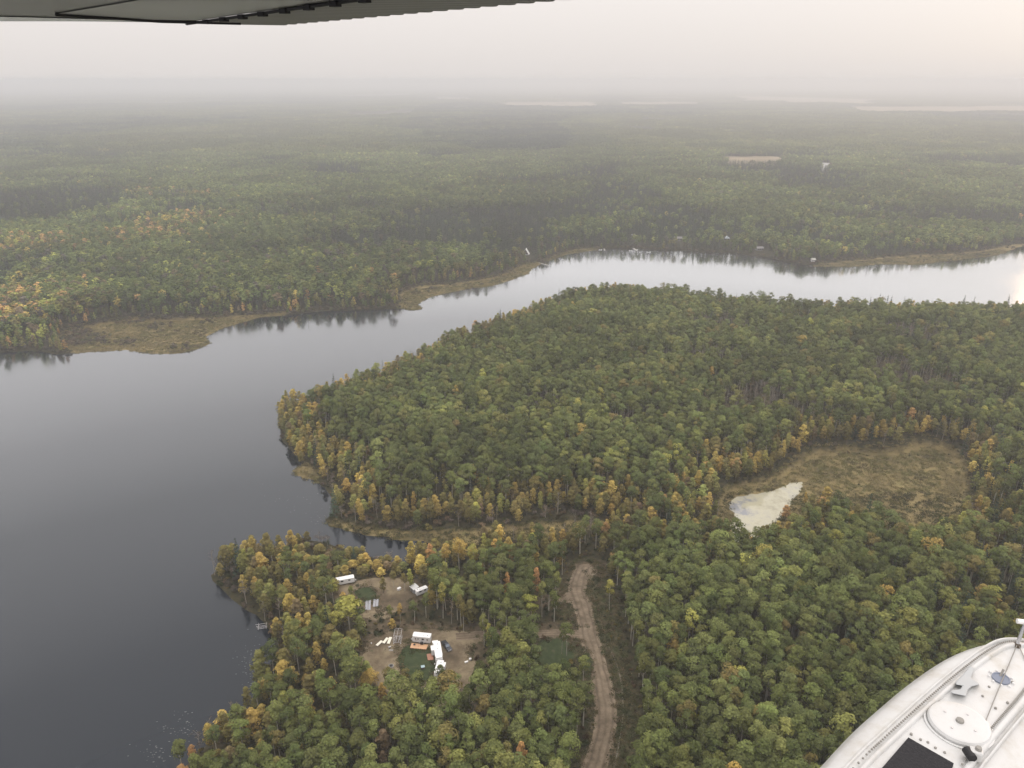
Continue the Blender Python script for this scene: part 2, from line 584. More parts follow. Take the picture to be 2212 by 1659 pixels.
def mixc(n, l, fac, a, b_):
    m = n.new('ShaderNodeMix')
    m.data_type = 'RGBA'
    if isinstance(fac, (int, float)):
        m.inputs[0].default_value = fac
    else:
        l.new(fac, m.inputs[0])
    for k, v in ((6, a), (7, b_)):
        if isinstance(v, tuple):
            m.inputs[k].default_value = (*v, 1)
        else:
            l.new(v, m.inputs[k])
    return m.outputs[2]


def attr(n, name):
    a = n.new('ShaderNodeAttribute')
    a.attribute_name = name
    return a.outputs['Fac']


def mth(n, l, op, a, b_=None, clamp=False):
    m = n.new('ShaderNodeMath')
    m.operation = op
    m.use_clamp = clamp
    for i, v in enumerate((a, b_)):
        if v is None:
            continue
        if isinstance(v, (int, float)):
            m.inputs[i].default_value = v
        else:
            l.new(v, m.inputs[i])
    return m.outputs[0]


floor_c = ramp(n, l, gnoise(n, l, 0.35), [(0.3, (0.022, 0.020, 0.013)), (0.5, (0.045, 0.042, 0.022)), (0.7, (0.075, 0.058, 0.032))])
verge_c = ramp(n, l, gnoise(n, l, 0.5), [(0.3, (0.035, 0.038, 0.020)), (0.5, (0.065, 0.065, 0.032)), (0.72, (0.13, 0.10, 0.06))])
marsh_c = ramp(n, l, gnoise(n, l, 0.06, 9, 0.7), [(0.28, (0.070, 0.062, 0.030)), (0.43, (0.15, 0.118, 0.054)), (0.58, (0.235, 0.185, 0.085)), (0.75, (0.145, 0.145, 0.058))])
dirt_c = ramp(n, l, gnoise(n, l, 0.4), [(0.3, (0.045, 0.040, 0.022)), (0.5, (0.10, 0.078, 0.050)), (0.62, (0.14, 0.108, 0.070)), (0.75, (0.075, 0.078, 0.036))])
edge = mth(n, l, 'SUBTRACT', gnoise(n, l, 0.25), 0.5)


def soft(name, k=1.1):
    return mth(n, l, 'MULTIPLY_ADD', edge, k) if False else mth(n, l, 'SMOOTHSTEP', attr(n, name)) if False else mth(n, l, 'MULTIPLY', mth(n, l, 'SUBTRACT', mth(n, l, 'ADD', attr(n, name), mth(n, l, 'MULTIPLY', edge, k)), 0.30), 2.5, True)


c1 = mixc(n, l, soft('verge'), floor_c, verge_c)
c2 = mixc(n, l, soft('dirt'), c1, dirt_c)
c3 = mixc(n, l, soft('marsh'), c2, marsh_c)
l.new(c3, b.inputs['Base Color'])
bp = n.new('ShaderNodeBump')
bp.inputs['Strength'].default_value = 0.8
bp.inputs['Distance'].default_value = 0.6
l.new(gnoise(n, l, 0.8), bp.inputs['Height'])
l.new(bp.outputs[0], b.inputs['Normal'])
me.materials.append(gm)
ground = bpy.data.objects.new('ground', me)
col.objects.link(ground)
tag(ground, kind='structure')

# ------------------------------------------------------------------ lake
wm, n, l, b = new_mat('lake_water')
n.remove(b)
lw = n.new('ShaderNodeLayerWeight')
lw.inputs[0].default_value = 0.5
refl = ramp(n, l, lw.outputs['Facing'], [(0.24, (.017,) * 3), (0.40, (.042,) * 3), (0.54, (.108,) * 3), (0.62, (.21,) * 3), (0.71, (.40,) * 3), (0.77, (.74,) * 3), (0.86, (.92,) * 3), (1.0, (1.,) * 3)])
df = n.new('ShaderNodeBsdfDiffuse')
df.inputs[0].default_value = (0.006, 0.010, 0.016, 1)
gl = n.new('ShaderNodeBsdfGlossy')
gl.inputs['Roughness'].default_value = 0.11
gl.inputs[0].default_value = (.93, .965, 1, 1)
nz = n.new('ShaderNodeTexNoise')
nz.inputs['Scale'].default_value = 1.1
nz.inputs['Detail'].default_value = 3
mpn = n.new('ShaderNodeMapping')
mpn.inputs['Scale'].default_value = (0.6, 1.0, 1.0)
l.new(geo_pos(n), mpn.inputs[0])
l.new(mpn.outputs[0], nz.inputs['Vector'])
patch = n.new('ShaderNodeTexNoise')
patch.inputs['Scale'].default_value = 0.012
patch.inputs['Detail'].default_value = 4
l.new(geo_pos(n), patch.inputs['Vector'])
rgh = n.new('ShaderNodeMapRange')
rgh.inputs[1].default_value = .35
rgh.inputs[2].default_value = .65
rgh.inputs[3].default_value = .07
rgh.inputs[4].default_value = .17
l.new(patch.outputs['Fac'], rgh.inputs[0])
l.new(rgh.outputs[0], gl.inputs['Roughness'])
bp = n.new('ShaderNodeBump')
bp.inputs['Distance'].default_value = 0.02
l.new(mth(n, l, 'MULTIPLY', patch.outputs['Fac'], 0.25), bp.inputs['Strength'])
l.new(nz.outputs['Fac'], bp.inputs['Height'])
l.new(bp.outputs[0], gl.inputs['Normal'])
ms = n.new('ShaderNodeMixShader')
l.new(refl, ms.inputs[0])
l.new(df.outputs[0], ms.inputs[1])
l.new(gl.outputs[0], ms.inputs[2])
l.new(ms.outputs[0], n['Material Output'].inputs[0])
lake = MB().add([(-6000, -400, 0), (6000, -400, 0), (6000, 2200, 0), (-6000, 2200, 0)], [(0, 1, 2, 3)]).build('lake_water', wm)
tag(lake, kind='structure')


def sheet(name, pl, z, mat, kind='structure'):
    o = MB().add([(p[0], p[1], z) for p in pl], [tuple(range(len(pl)))]).build(name, mat)
    if o.data.polygons[0].normal.z < 0:
        o.data.flip_normals()
    return tag(o, kind=kind)


pm, n, l, b = new_mat('pond_duckweed_and_sheen')
b.inputs['Roughness'].default_value = 0.05
b.inputs['IOR'].default_value = 1.6
t = gnoise(n, l, 0.055, 9, 0.68)
l.new(ramp(n, l, t, [(0.36, (0.30, 0.285, 0.20)), (0.47, (0.42, 0.40, 0.29)), (0.54, (0.36, 0.35, 0.28)), (0.60, (0.22, 0.23, 0.25))]), b.inputs['Base Color'])  # cream is duckweed plus painted sky reflection; grey stops paint a reflecting patch
pond = sheet('pond_water', POND * 1.0, 0.14, pm)
bigp = POND.mean(0)
for v in pond.data.vertices:
    v.co.x = bigp[0] + (v.co.x - bigp[0]) * 1.04
    v.co.y = bigp[1] + (v.co.y - bigp[1]) * 1.04
fpz = float(height(np.array([FARPOND.mean(0)[0]]), np.array([FARPOND.mean(0)[1]]))[0])
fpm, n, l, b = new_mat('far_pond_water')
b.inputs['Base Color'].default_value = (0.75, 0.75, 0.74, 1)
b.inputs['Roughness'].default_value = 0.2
sheet('far_pond_water', FARPOND, fpz + 1.5, fpm)

# dirt, road, lawns, fields
dm, n, l, b = new_mat('yard_dirt')
b.inputs['Roughness'].default_value = 0.95
b.inputs['Specular IOR Level'].default_value = 0.1
base = ramp(n, l, gnoise(n, l, 0.09, 9, 0.68), [(0.30, (0.070, 0.055, 0.036)), (0.45, (0.135, 0.104, 0.068)), (0.58, (0.235, 0.190, 0.122)), (0.74, (0.30, 0.245, 0.16))])
weeds = ramp(n, l, gnoise(n, l, 0.45, 6, 0.7), [(0.60, (0, 0, 0)), (0.70, (1, 1, 1))])
l.new(mixc(n, l, weeds, base, (0.085, 0.085, 0.045)), b.inputs['Base Color'])
bp = n.new('ShaderNodeBump')
bp.inputs['Strength'].default_value = 0.6
bp.inputs['Distance'].default_value = 0.15
l.new(gnoise(n, l, 1.2), bp.inputs['Height'])
l.new(bp.outputs[0], b.inputs['Normal'])
sheet('dirt_yard', YARD, G + .004, dm)
sheet('dirt_clearing', UPYARD, G + .004, dm)

rm, n, l, b = new_mat('dirt_road')
b.inputs['Roughness'].default_value = 0.95
b.inputs['Specular IOR Level'].default_value = 0.1
base = ramp(n, l, gnoise(n, l, 0.3, 7, 0.65), [(0.32, (0.115, 0.090, 0.062)), (0.5, (0.190, 0.150, 0.105)), (0.7, (0.270, 0.215, 0.152))])
uv = n.new('ShaderNodeUVMap')
uv.uv_map = 'across'
sp = n.new('ShaderNodeSeparateXYZ')
l.new(uv.outputs[0], sp.inputs[0])
wv = mth(n, l, 'ADD', sp.outputs[0], mth(n, l, 'MULTIPLY', mth(n, l, 'SUBTRACT', gnoise(n, l, 0.09), .5), 0.30))
rut = ramp(n, l, wv, [(0.10, (0, 0, 0)), (0.20, (1, 1, 1)), (0.28, (0, 0, 0)), (0.40, (0, 0, 0)), (0.50, (.7, .7, .7)), (0.58, (0, 0, 0)), (0.68, (0, 0, 0)), (0.78, (1, 1, 1)), (0.88, (0, 0, 0))])
l.new(mixc(n, l, mth(n, l, 'MULTIPLY', mth(n, l, 'MULTIPLY', rut, gnoise(n, l, .22)), 1.25), base, (0.075, 0.057, 0.040)), b.inputs['Base Color'])
bp = n.new('ShaderNodeBump')
bp.inputs['Strength'].default_value = 0.6
bp.inputs['Distance'].default_value = 0.15
l.new(gnoise(n, l, 1.0), bp.inputs['Height'])
l.new(bp.outputs[0], b.inputs['Normal'])


def catmull(pl, k=8):
    pl = np.vstack([2 * pl[0] - pl[1], pl, 2 * pl[-1] - pl[-2]])
    out = []
    for i in range(1, len(pl) - 2):
        p0, p1, p2, p3 = pl[i - 1], pl[i], pl[i + 1], pl[i + 2]
        for j in range(k):
            t = j / k
            out.append(.5 * (2 * p1 + (p2 - p0) * t + (2 * p0 - 5 * p1 + 4 * p2 - p3) * t * t + (3 * p1 - p0 - 3 * p2 + p3) * t ** 3))
    out.append(pl[-2])
    return np.array(out)


def strip(name, line, width, z, mat, seed):
    c = catmull(line)
    d = np.gradient(c, axis=0)
    d /= np.linalg.norm(d, axis=1)[:, None]
    nrm = np.stack([-d[:, 1], d[:, 0]], 1)
    wa = width / 2 * (1 + .35 * (fbm(c[:, 0], c[:, 1], 5, seed) - .5))
    wb = width / 2 * (1 + .35 * (fbm(c[:, 0], c[:, 1], 5, seed + 9) - .5))
    K = 9
    vs, fs, us = [], [], []
    for i in range(len(c)):
        for j in range(K):
            t = j / (K - 1)
            off = wa[i] * (1 - 2 * t) if t < .5 else -wb[i] * (2 * t - 1)
            p = c[i] + nrm[i] * off
            vs.append((p[0], p[1], z))
            us.append((t, i * .1))
    for i in range(len(c) - 1):
        for j in range(K - 1):
            fs.append((i * K + j, i * K + j + 1, (i + 1) * K + j + 1, (i + 1) * K + j))
    o = MB().add(vs, fs).build(name, mat)
    u = o.data.uv_layers.new(name='across')
    li = np.zeros(len(o.data.loops), np.int32)
    o.data.loops.foreach_get('vertex_index', li)
    u.data.foreach_set('uv', np.array(us, np.float32)[li].ravel())
    return tag(o, kind='structure')


sheet('road_turnaround', TURN, G + .008, rm)
sheet('road_spur', SPUR, G + .008, rm)
strip('dirt_road', ROAD, 7.4, G + .012, rm, 40)
DRIVE = poly([(985, 1376, G), (1040, 1371, G), (1100, 1371, G), (1160, 1370, G), (1215, 1368, G), (1268, 1372, G)])
strip('driveway', DRIVE, 4.6, G + .008, rm, 70)
tm = plain('pale_trodden_soil', (0.16, 0.145, 0.115), 0.95, vary=0.7, scale=0.5, spec=0.1)
strip('foot_trail', TRAIL, 0.4, G + .008, tm, 60)
lm, n, l, b = new_mat('mown_lawn')
b.inputs['Roughness'].default_value = 0.9
b.inputs['Specular IOR Level'].default_value = 0.1
l.new(ramp(n, l, gnoise(n, l, 0.5, 8, .7), [(0.3, (0.030, 0.044, 0.020)), (0.55, (0.048, 0.064, 0.028)), (0.68, (0.085, 0.080, 0.045))]), b.inputs['Base Color'])
for i, p in enumerate(LAWNS):
    sheet('lawn', p, G + .016 + .002 * i, lm)
fm, n, l, b = new_mat('stubble_field')
b.inputs['Roughness'].default_value = 0.95
l.new(ramp(n, l, gnoise(n, l, 0.01, 4), [(0.35, (0.16, 0.125, 0.07)), (0.6, (0.27, 0.21, 0.13))]), b.inputs['Base Color'])
for p in FIELDS:
    zz = float(height(p[:, 0], p[:, 1]).max()) + 1.0
    sheet('farm_field', p, zz, fm)

# ------------------------------------------------------------------ tree shapes
def leaf_quads(cs, nrm, size, jitter, r):
    """Diamond leaf sprays: centres, facing directions, sizes."""
    m = len(cs)
    nn = nrm + r.normal(0, jitter, (m, 3))
    nn /= np.linalg.norm(nn, axis=1)[:, None] + 1e-9
    ref = np.where(np.abs(nn[:, 2:3]) < .9, np.array([[0, 0, 1.]]), np.array([[1., 0, 0]]))
    t1 = np.cross(nn, ref)
    t1 /= np.linalg.norm(t1, axis=1)[:, None] + 1e-9
    t2 = np.cross(nn, t1)
    a = r.uniform(0, 2 * np.pi, m)[:, None]
    e1 = (t1 * np.cos(a) + t2 * np.sin(a)) * size[:, None] * .5
    e2 = (-t1 * np.sin(a) + t2 * np.cos(a)) * size[:, None] * .5 * r.uniform(.6, 1.0, (m, 1))
    v = np.stack([cs - e1, cs - e2, cs + e1, cs + e2], 1).reshape(-1, 3)
    return v


def puff_crown(puffs, nper, size, r, up=0.35, jitter=.28):
    C, N = [], []
    for (x, y, z, rad) in puffs:
        d = r.normal(0, 1, (nper, 3))
        d[:, 2] += up
        d /= np.linalg.norm(d, axis=1)[:, None]
        d[:, 2] = np.where(d[:, 2] < -.55, -d[:, 2], d[:, 2])
        k = r.uniform(.62, 1.06, (nper, 1))
        C.append(np.array([[x, y, z]]) + d * rad * k * np.array([[1, 1, .85]]))
        N.append(d)
    C, N = np.vstack(C), np.vstack(N)
    cc = np.array([[0, 0, C[:, 2].mean() - .3]])
    rad_ = C - cc
    rad_ /= np.linalg.norm(rad_, axis=1)[:, None] + 1e-9
    N = .7 * N + .75 * rad_ + np.array([[0, 0, .1]])
    s = size * r.uniform(.7, 1.35, len(C))
    return leaf_quads(C, N, s, jitter, r)


def aspen(r, nper=92, size=.49, H=16.0):
    puffs = []
    k = r.integers(7, 10)
    base = r.uniform(.42, .54) * H
    cen, hh = (base + H) / 2, (H - base) / 2
    wr = r.uniform(1.75, 2.5)
    puffs.append((r.normal(0, .25), r.normal(0, .25), H - 1.2, 1.25))
    for i in range(k):
        f = (i + .5) / k
        z = base + .7 + f * (H - base - 2.0)
        env = math.sqrt(max(.12, 1 - ((z - cen - .1 * hh) / (hh * 1.05)) ** 2))
        a = i * 2.4 + r.uniform(-.5, .5)
        rr = wr * env * r.uniform(.45, .85)
        puffs.append((rr * math.cos(a), rr * math.sin(a), z, r.uniform(.95, 1.5)))
    limbs = [((0, 0, 0), (r.normal(0, .2), r.normal(0, .2), H * .5), .17, .12), ]
    top = limbs[0][1]
    limbs.append((top, (r.normal(0, .3), r.normal(0, .3), H * .88), .12, .04))
    for p in puffs[1:5]:
        limbs.append(((top[0], top[1], p[2] - 2.0), (p[0] * .8, p[1] * .8, p[2]), .06, .03))
    return puff_crown(puffs, nper, size, r), limbs


def birch(r, nper=46, size=.60, H=11.0, sparse=1.0):
    puffs = []
    k = int(r.integers(9, 12))
    base = r.uniform(.10, .22) * H
    wr = r.uniform(1.35, 1.9)
    for i in range(k):
        f = (i + .3) / k
        z = base + .8 + f * (H - base - 1.5)
        env = (math.sin(math.pi * (min(1, f * .80 + .22))) ** .8)
        a = i * 2.4 + r.uniform(-.5, .5)
        rr = wr * env * r.uniform(.3, .7)
        puffs.append((rr * math.cos(a), rr * math.sin(a), z, (.55 + .75 * env) * r.uniform(.85, 1.15)))
    puffs.append((0, 0, H - .7, .65))
    limbs = [((0, 0, 0), (r.normal(0, .15), r.normal(0, .15), H * .8), .11, .04)]
    for p in puffs[:4]:
        limbs.append(((0, 0, max(.3, p[2] - 1.4)), (p[0] * .8, p[1] * .8, p[2]), .04, .02))
    return puff_crown(puffs, int(nper * sparse), size, r), limbs


def bare(r, H=13.0):
    limbs = [((0, 0, 0), (r.normal(0, .4), r.normal(0, .4), H), .14, .03)]
    C = []
    for i in range(16):
        z = H * r.uniform(.35, .92)
        a = r.uniform(0, 6.28)
        L = r.uniform(.8, 2.0)
        e = (L * math.cos(a), L * math.sin(a), z + L * .8)
        limbs.append(((0, 0, z), e, .045, .02))
        for j in range(9):
            C.append((e[0] * r.uniform(.4, 1.1) + r.normal(0, .25), e[1] * r.uniform(.4, 1.1) + r.normal(0, .25), z + L * .8 * r.uniform(.4, 1.2)))
    C = np.array(C)
    return leaf_quads(C, r.normal(0, 1, C.shape), np.full(len(C), .38), .3, r), limbs


def shrub(r, H=2.6, nper=44):
    puffs = []
    for i in range(6):
        a = i * 1.2 + r.uniform(-.4, .4)
        rr = r.uniform(.3, 1.25)
        puffs.append((rr * math.cos(a), rr * math.sin(a), H * r.uniform(.35, .72), H * r.uniform(.22, .34)))
    limbs = [((0, 0, 0), (p[0], p[1], p[2]), .035, .02) for p in puffs[:5]]
    return puff_crown(puffs, nper, .42, r), limbs


def spruce(r, H=16.0, lay=13, per=26):
    C, N = [], []
    for i in range(lay):
        f = i / (lay - 1)
        z = H * (.08 + .90 * f)
        rad = (1 - f) ** .85 * 2.1 + .12
        for j in range(max(5, int(per * (1 - f * .75)))):
            a = r.uniform(0, 6.28)
            k = r.uniform(.35, 1.0) * rad
            C.append((k * math.cos(a), k * math.sin(a), z - k * .32))
            N.append((math.cos(a) * .7, math.sin(a) * .7, .8))
    C, N = np.array(C), np.array(N)
    return leaf_quads(C, N, r.uniform(.55, .95, len(C)), .25, r), [((0, 0, 0), (0, 0, H * .97), .16, .03)]


def crown_mesh(name, v, mats=(FOL,), r=rng):
    m = len(v) // 4
    me = bpy.data.meshes.new(name)
    me.vertices.add(len(v))
    me.vertices.foreach_set('co', v.astype(np.float32).ravel())
    me.loops.add(len(v))
    me.loops.foreach_set('vertex_index', np.arange(len(v)))
    me.polygons.add(m)
    me.polygons.foreach_set('loop_start', np.arange(m) * 4)
    me.polygons.foreach_set('loop_total', np.full(m, 4))
    me.update(calc_edges=True)
    a = me.attributes.new('leafvar', 'FLOAT', 'POINT')
    a.data.foreach_set('value', np.repeat(r.uniform(0, 1, m), 4).astype(np.float32))
    for k in mats:
        me.materials.append(k)
    return me


def limb_builder(limbs, n=5):
    mb = MB()
    for p0, p1, r0, r1 in limbs:
        mb.tube(p0, p1, r0, r1, n)
    return mb


def joined(name, v, limbs, bark, n=4):
    """Crown and limbs in one mesh, for the masses of trees that nobody counts."""
    mb = limb_builder(limbs, n)
    m = len(v) // 4
    k = len(v)
    me = bpy.data.meshes.new(name)
    vs = [tuple(p) for p in v] + mb.v
    fs = [(4 * i, 4 * i + 1, 4 * i + 2, 4 * i + 3) for i in range(m)] + [tuple(j + k for j in q) for q in mb.f]
    me.from_pydata(vs, [], fs)
    me.polygons.foreach_set('material_index', np.array([0] * m + [1] * len(mb.f), np.int32))
    a = me.attributes.new('leafvar', 'FLOAT', 'POINT')
    a.data.foreach_set('value', np.concatenate([np.repeat(rng.uniform(0, 1, m), 4), np.full(len(mb.v), .5)]).astype(np.float32))
    me.materials.append(FOL)
    me.materials.append(bark)
    me.update()
    return me


SPECIES = {}          # kind -> list of (crown mesh, trunk mesh, joined mesh)


def make_species(kind, fn, count, bark, seed):
    out = []
    for i in range(count):
        r = np.random.default_rng(seed + i)
        v, limbs = fn(r)
        cm = crown_mesh(kind + '_crown', v)
        tm_ = limb_builder(limbs).mesh(kind + '_trunk', bark)
        out.append((cm, tm_, joined(kind + '_mass', v, limbs, bark)))
    SPECIES[kind] = out


make_species('aspen', lambda r: aspen(r), 11, BARK, 100)
make_species('birch', lambda r: birch(r), 5, BARKD, 200)
make_species('bare', lambda r: bare(r), 3, plain('grey_bark', (0.26, 0.23, 0.20), .9), 300)
make_species('shrub', lambda r: shrub(r), 4, BARKD, 400)
make_species('spruce', lambda r: spruce(r), 3, BARKD, 500)
make_species('oldaspen', lambda r: aspen(r, 95, .60, 16.0), 2, BARK, 150)

# coarser shapes for distant woods
FARSP = {}
for kind, fn, bark, cnt in (('aspen', lambda r: aspen(r, 13, 1.25), BARKD, 4), ('birch', lambda r: birch(r, 10, 1.15), BARKD, 3), ('spruce', lambda r: spruce(r, 16, 9, 12), BARKD, 3)):
    FARSP[kind] = []
    for i in range(cnt):
        v, limbs = fn(np.random.default_rng(700 + i))
        FARSP[kind].append(joined('far_' + kind, v, limbs[:2], bark, 3))


def grove(seed, w=24.0, spr=0.25):
    """A block of canopy, a couple of dozen tree tops, for woods kilometres away."""
    r = np.random.default_rng(seed)
    vs = []
    for i in range(26):
        x, y = r.uniform(-w / 2, w / 2, 2)
        H = r.uniform(11, 18)
        if r.random() < spr:
            v, _ = spruce(r, H * 1.1, 5, 6)
            v = v * np.array([1.1, 1.1, 1])
        else:
            c = np.array([[0, 0, H - 2.6]])
            d = r.normal(0, 1, (11, 3))
            d[:, 2] = np.abs(d[:, 2])
            d /= np.linalg.norm(d, axis=1)[:, None]
            v = leaf_quads(c + d * np.array([[2.6, 2.6, 2.6]]), d, np.full(11, 3.0), .25, r)
        vs.append(v + np.array([[x, y, 0]]))
    v = np.vstack(vs)
    return joined('grove', v, [((0, 0, 0), (0, 0, 8), .3, .2)], BARKD, 3)


GROVES = [grove(900 + i, spr=(.1, .2, .55)[i % 3]) for i in range(6)]


# ------------------------------------------------------------------ where trees stand
def jitter_grid(x0, x1, y0, y1, s, seed, j=.42):
    r = np.random.default_rng(seed)
    gx, gy = np.meshgrid(np.arange(x0, x1, s), np.arange(y0, y1, s * .9))
    gx = gx + (np.arange(gx.shape[0]) % 2)[:, None] * s / 2
    x = gx.ravel() + r.uniform(-j, j, gx.size) * s
    y = gy.ravel() + r.uniform(-j, j, gx.size) * s
    return x, y


def in_view(x, y, z, mu=260, mtop=80, mbot=330):
    u, v, d = to_px(x, y, z)
    ut, vt, _ = to_px(x, y, z + 18)
    return (d > 5) & (u > -mu) & (u < 2212 + mu) & (v > -mtop) & (vt < 1659 + mbot)


# tints are leaf colours (albedo)
T_G1, T_G2, T_G3 = (0.088, 0.112, 0.040), (0.117, 0.143, 0.047), (0.160, 0.178, 0.055)
T_LIME, T_GOLD, T_ORANGE = (0.30, 0.295, 0.075), (0.40, 0.295, 0.085), (0.42, 0.245, 0.10)
T_OLIVE, T_RUSSET, T_GREY, T_SPR = (0.180, 0.155, 0.055), (0.165, 0.120, 0.072), (0.120, 0.100, 0.080), (0.036, 0.052, 0.034)
PAL = np.array([T_G1, T_G2, T_G3, T_LIME, T_GOLD, T_ORANGE, T_OLIVE, T_RUSSET, T_GREY, T_SPR])
PAL[:3] *= np.array([1.17, 1.09, 1.10])
PALN = ['deep green', 'mid green', 'yellow-green', 'lime-yellow', 'golden', 'orange', 'olive-gold', 'russet', 'grey-brown', 'dark']


def pick(p, r):
    """Row-wise weighted choice."""
    p = p / p.sum(1, keepdims=True)
    return (r.uniform(0, 1, (len(p), 1)) > np.cumsum(p, 1)).sum(1).clip(0, p.shape[1] - 1)


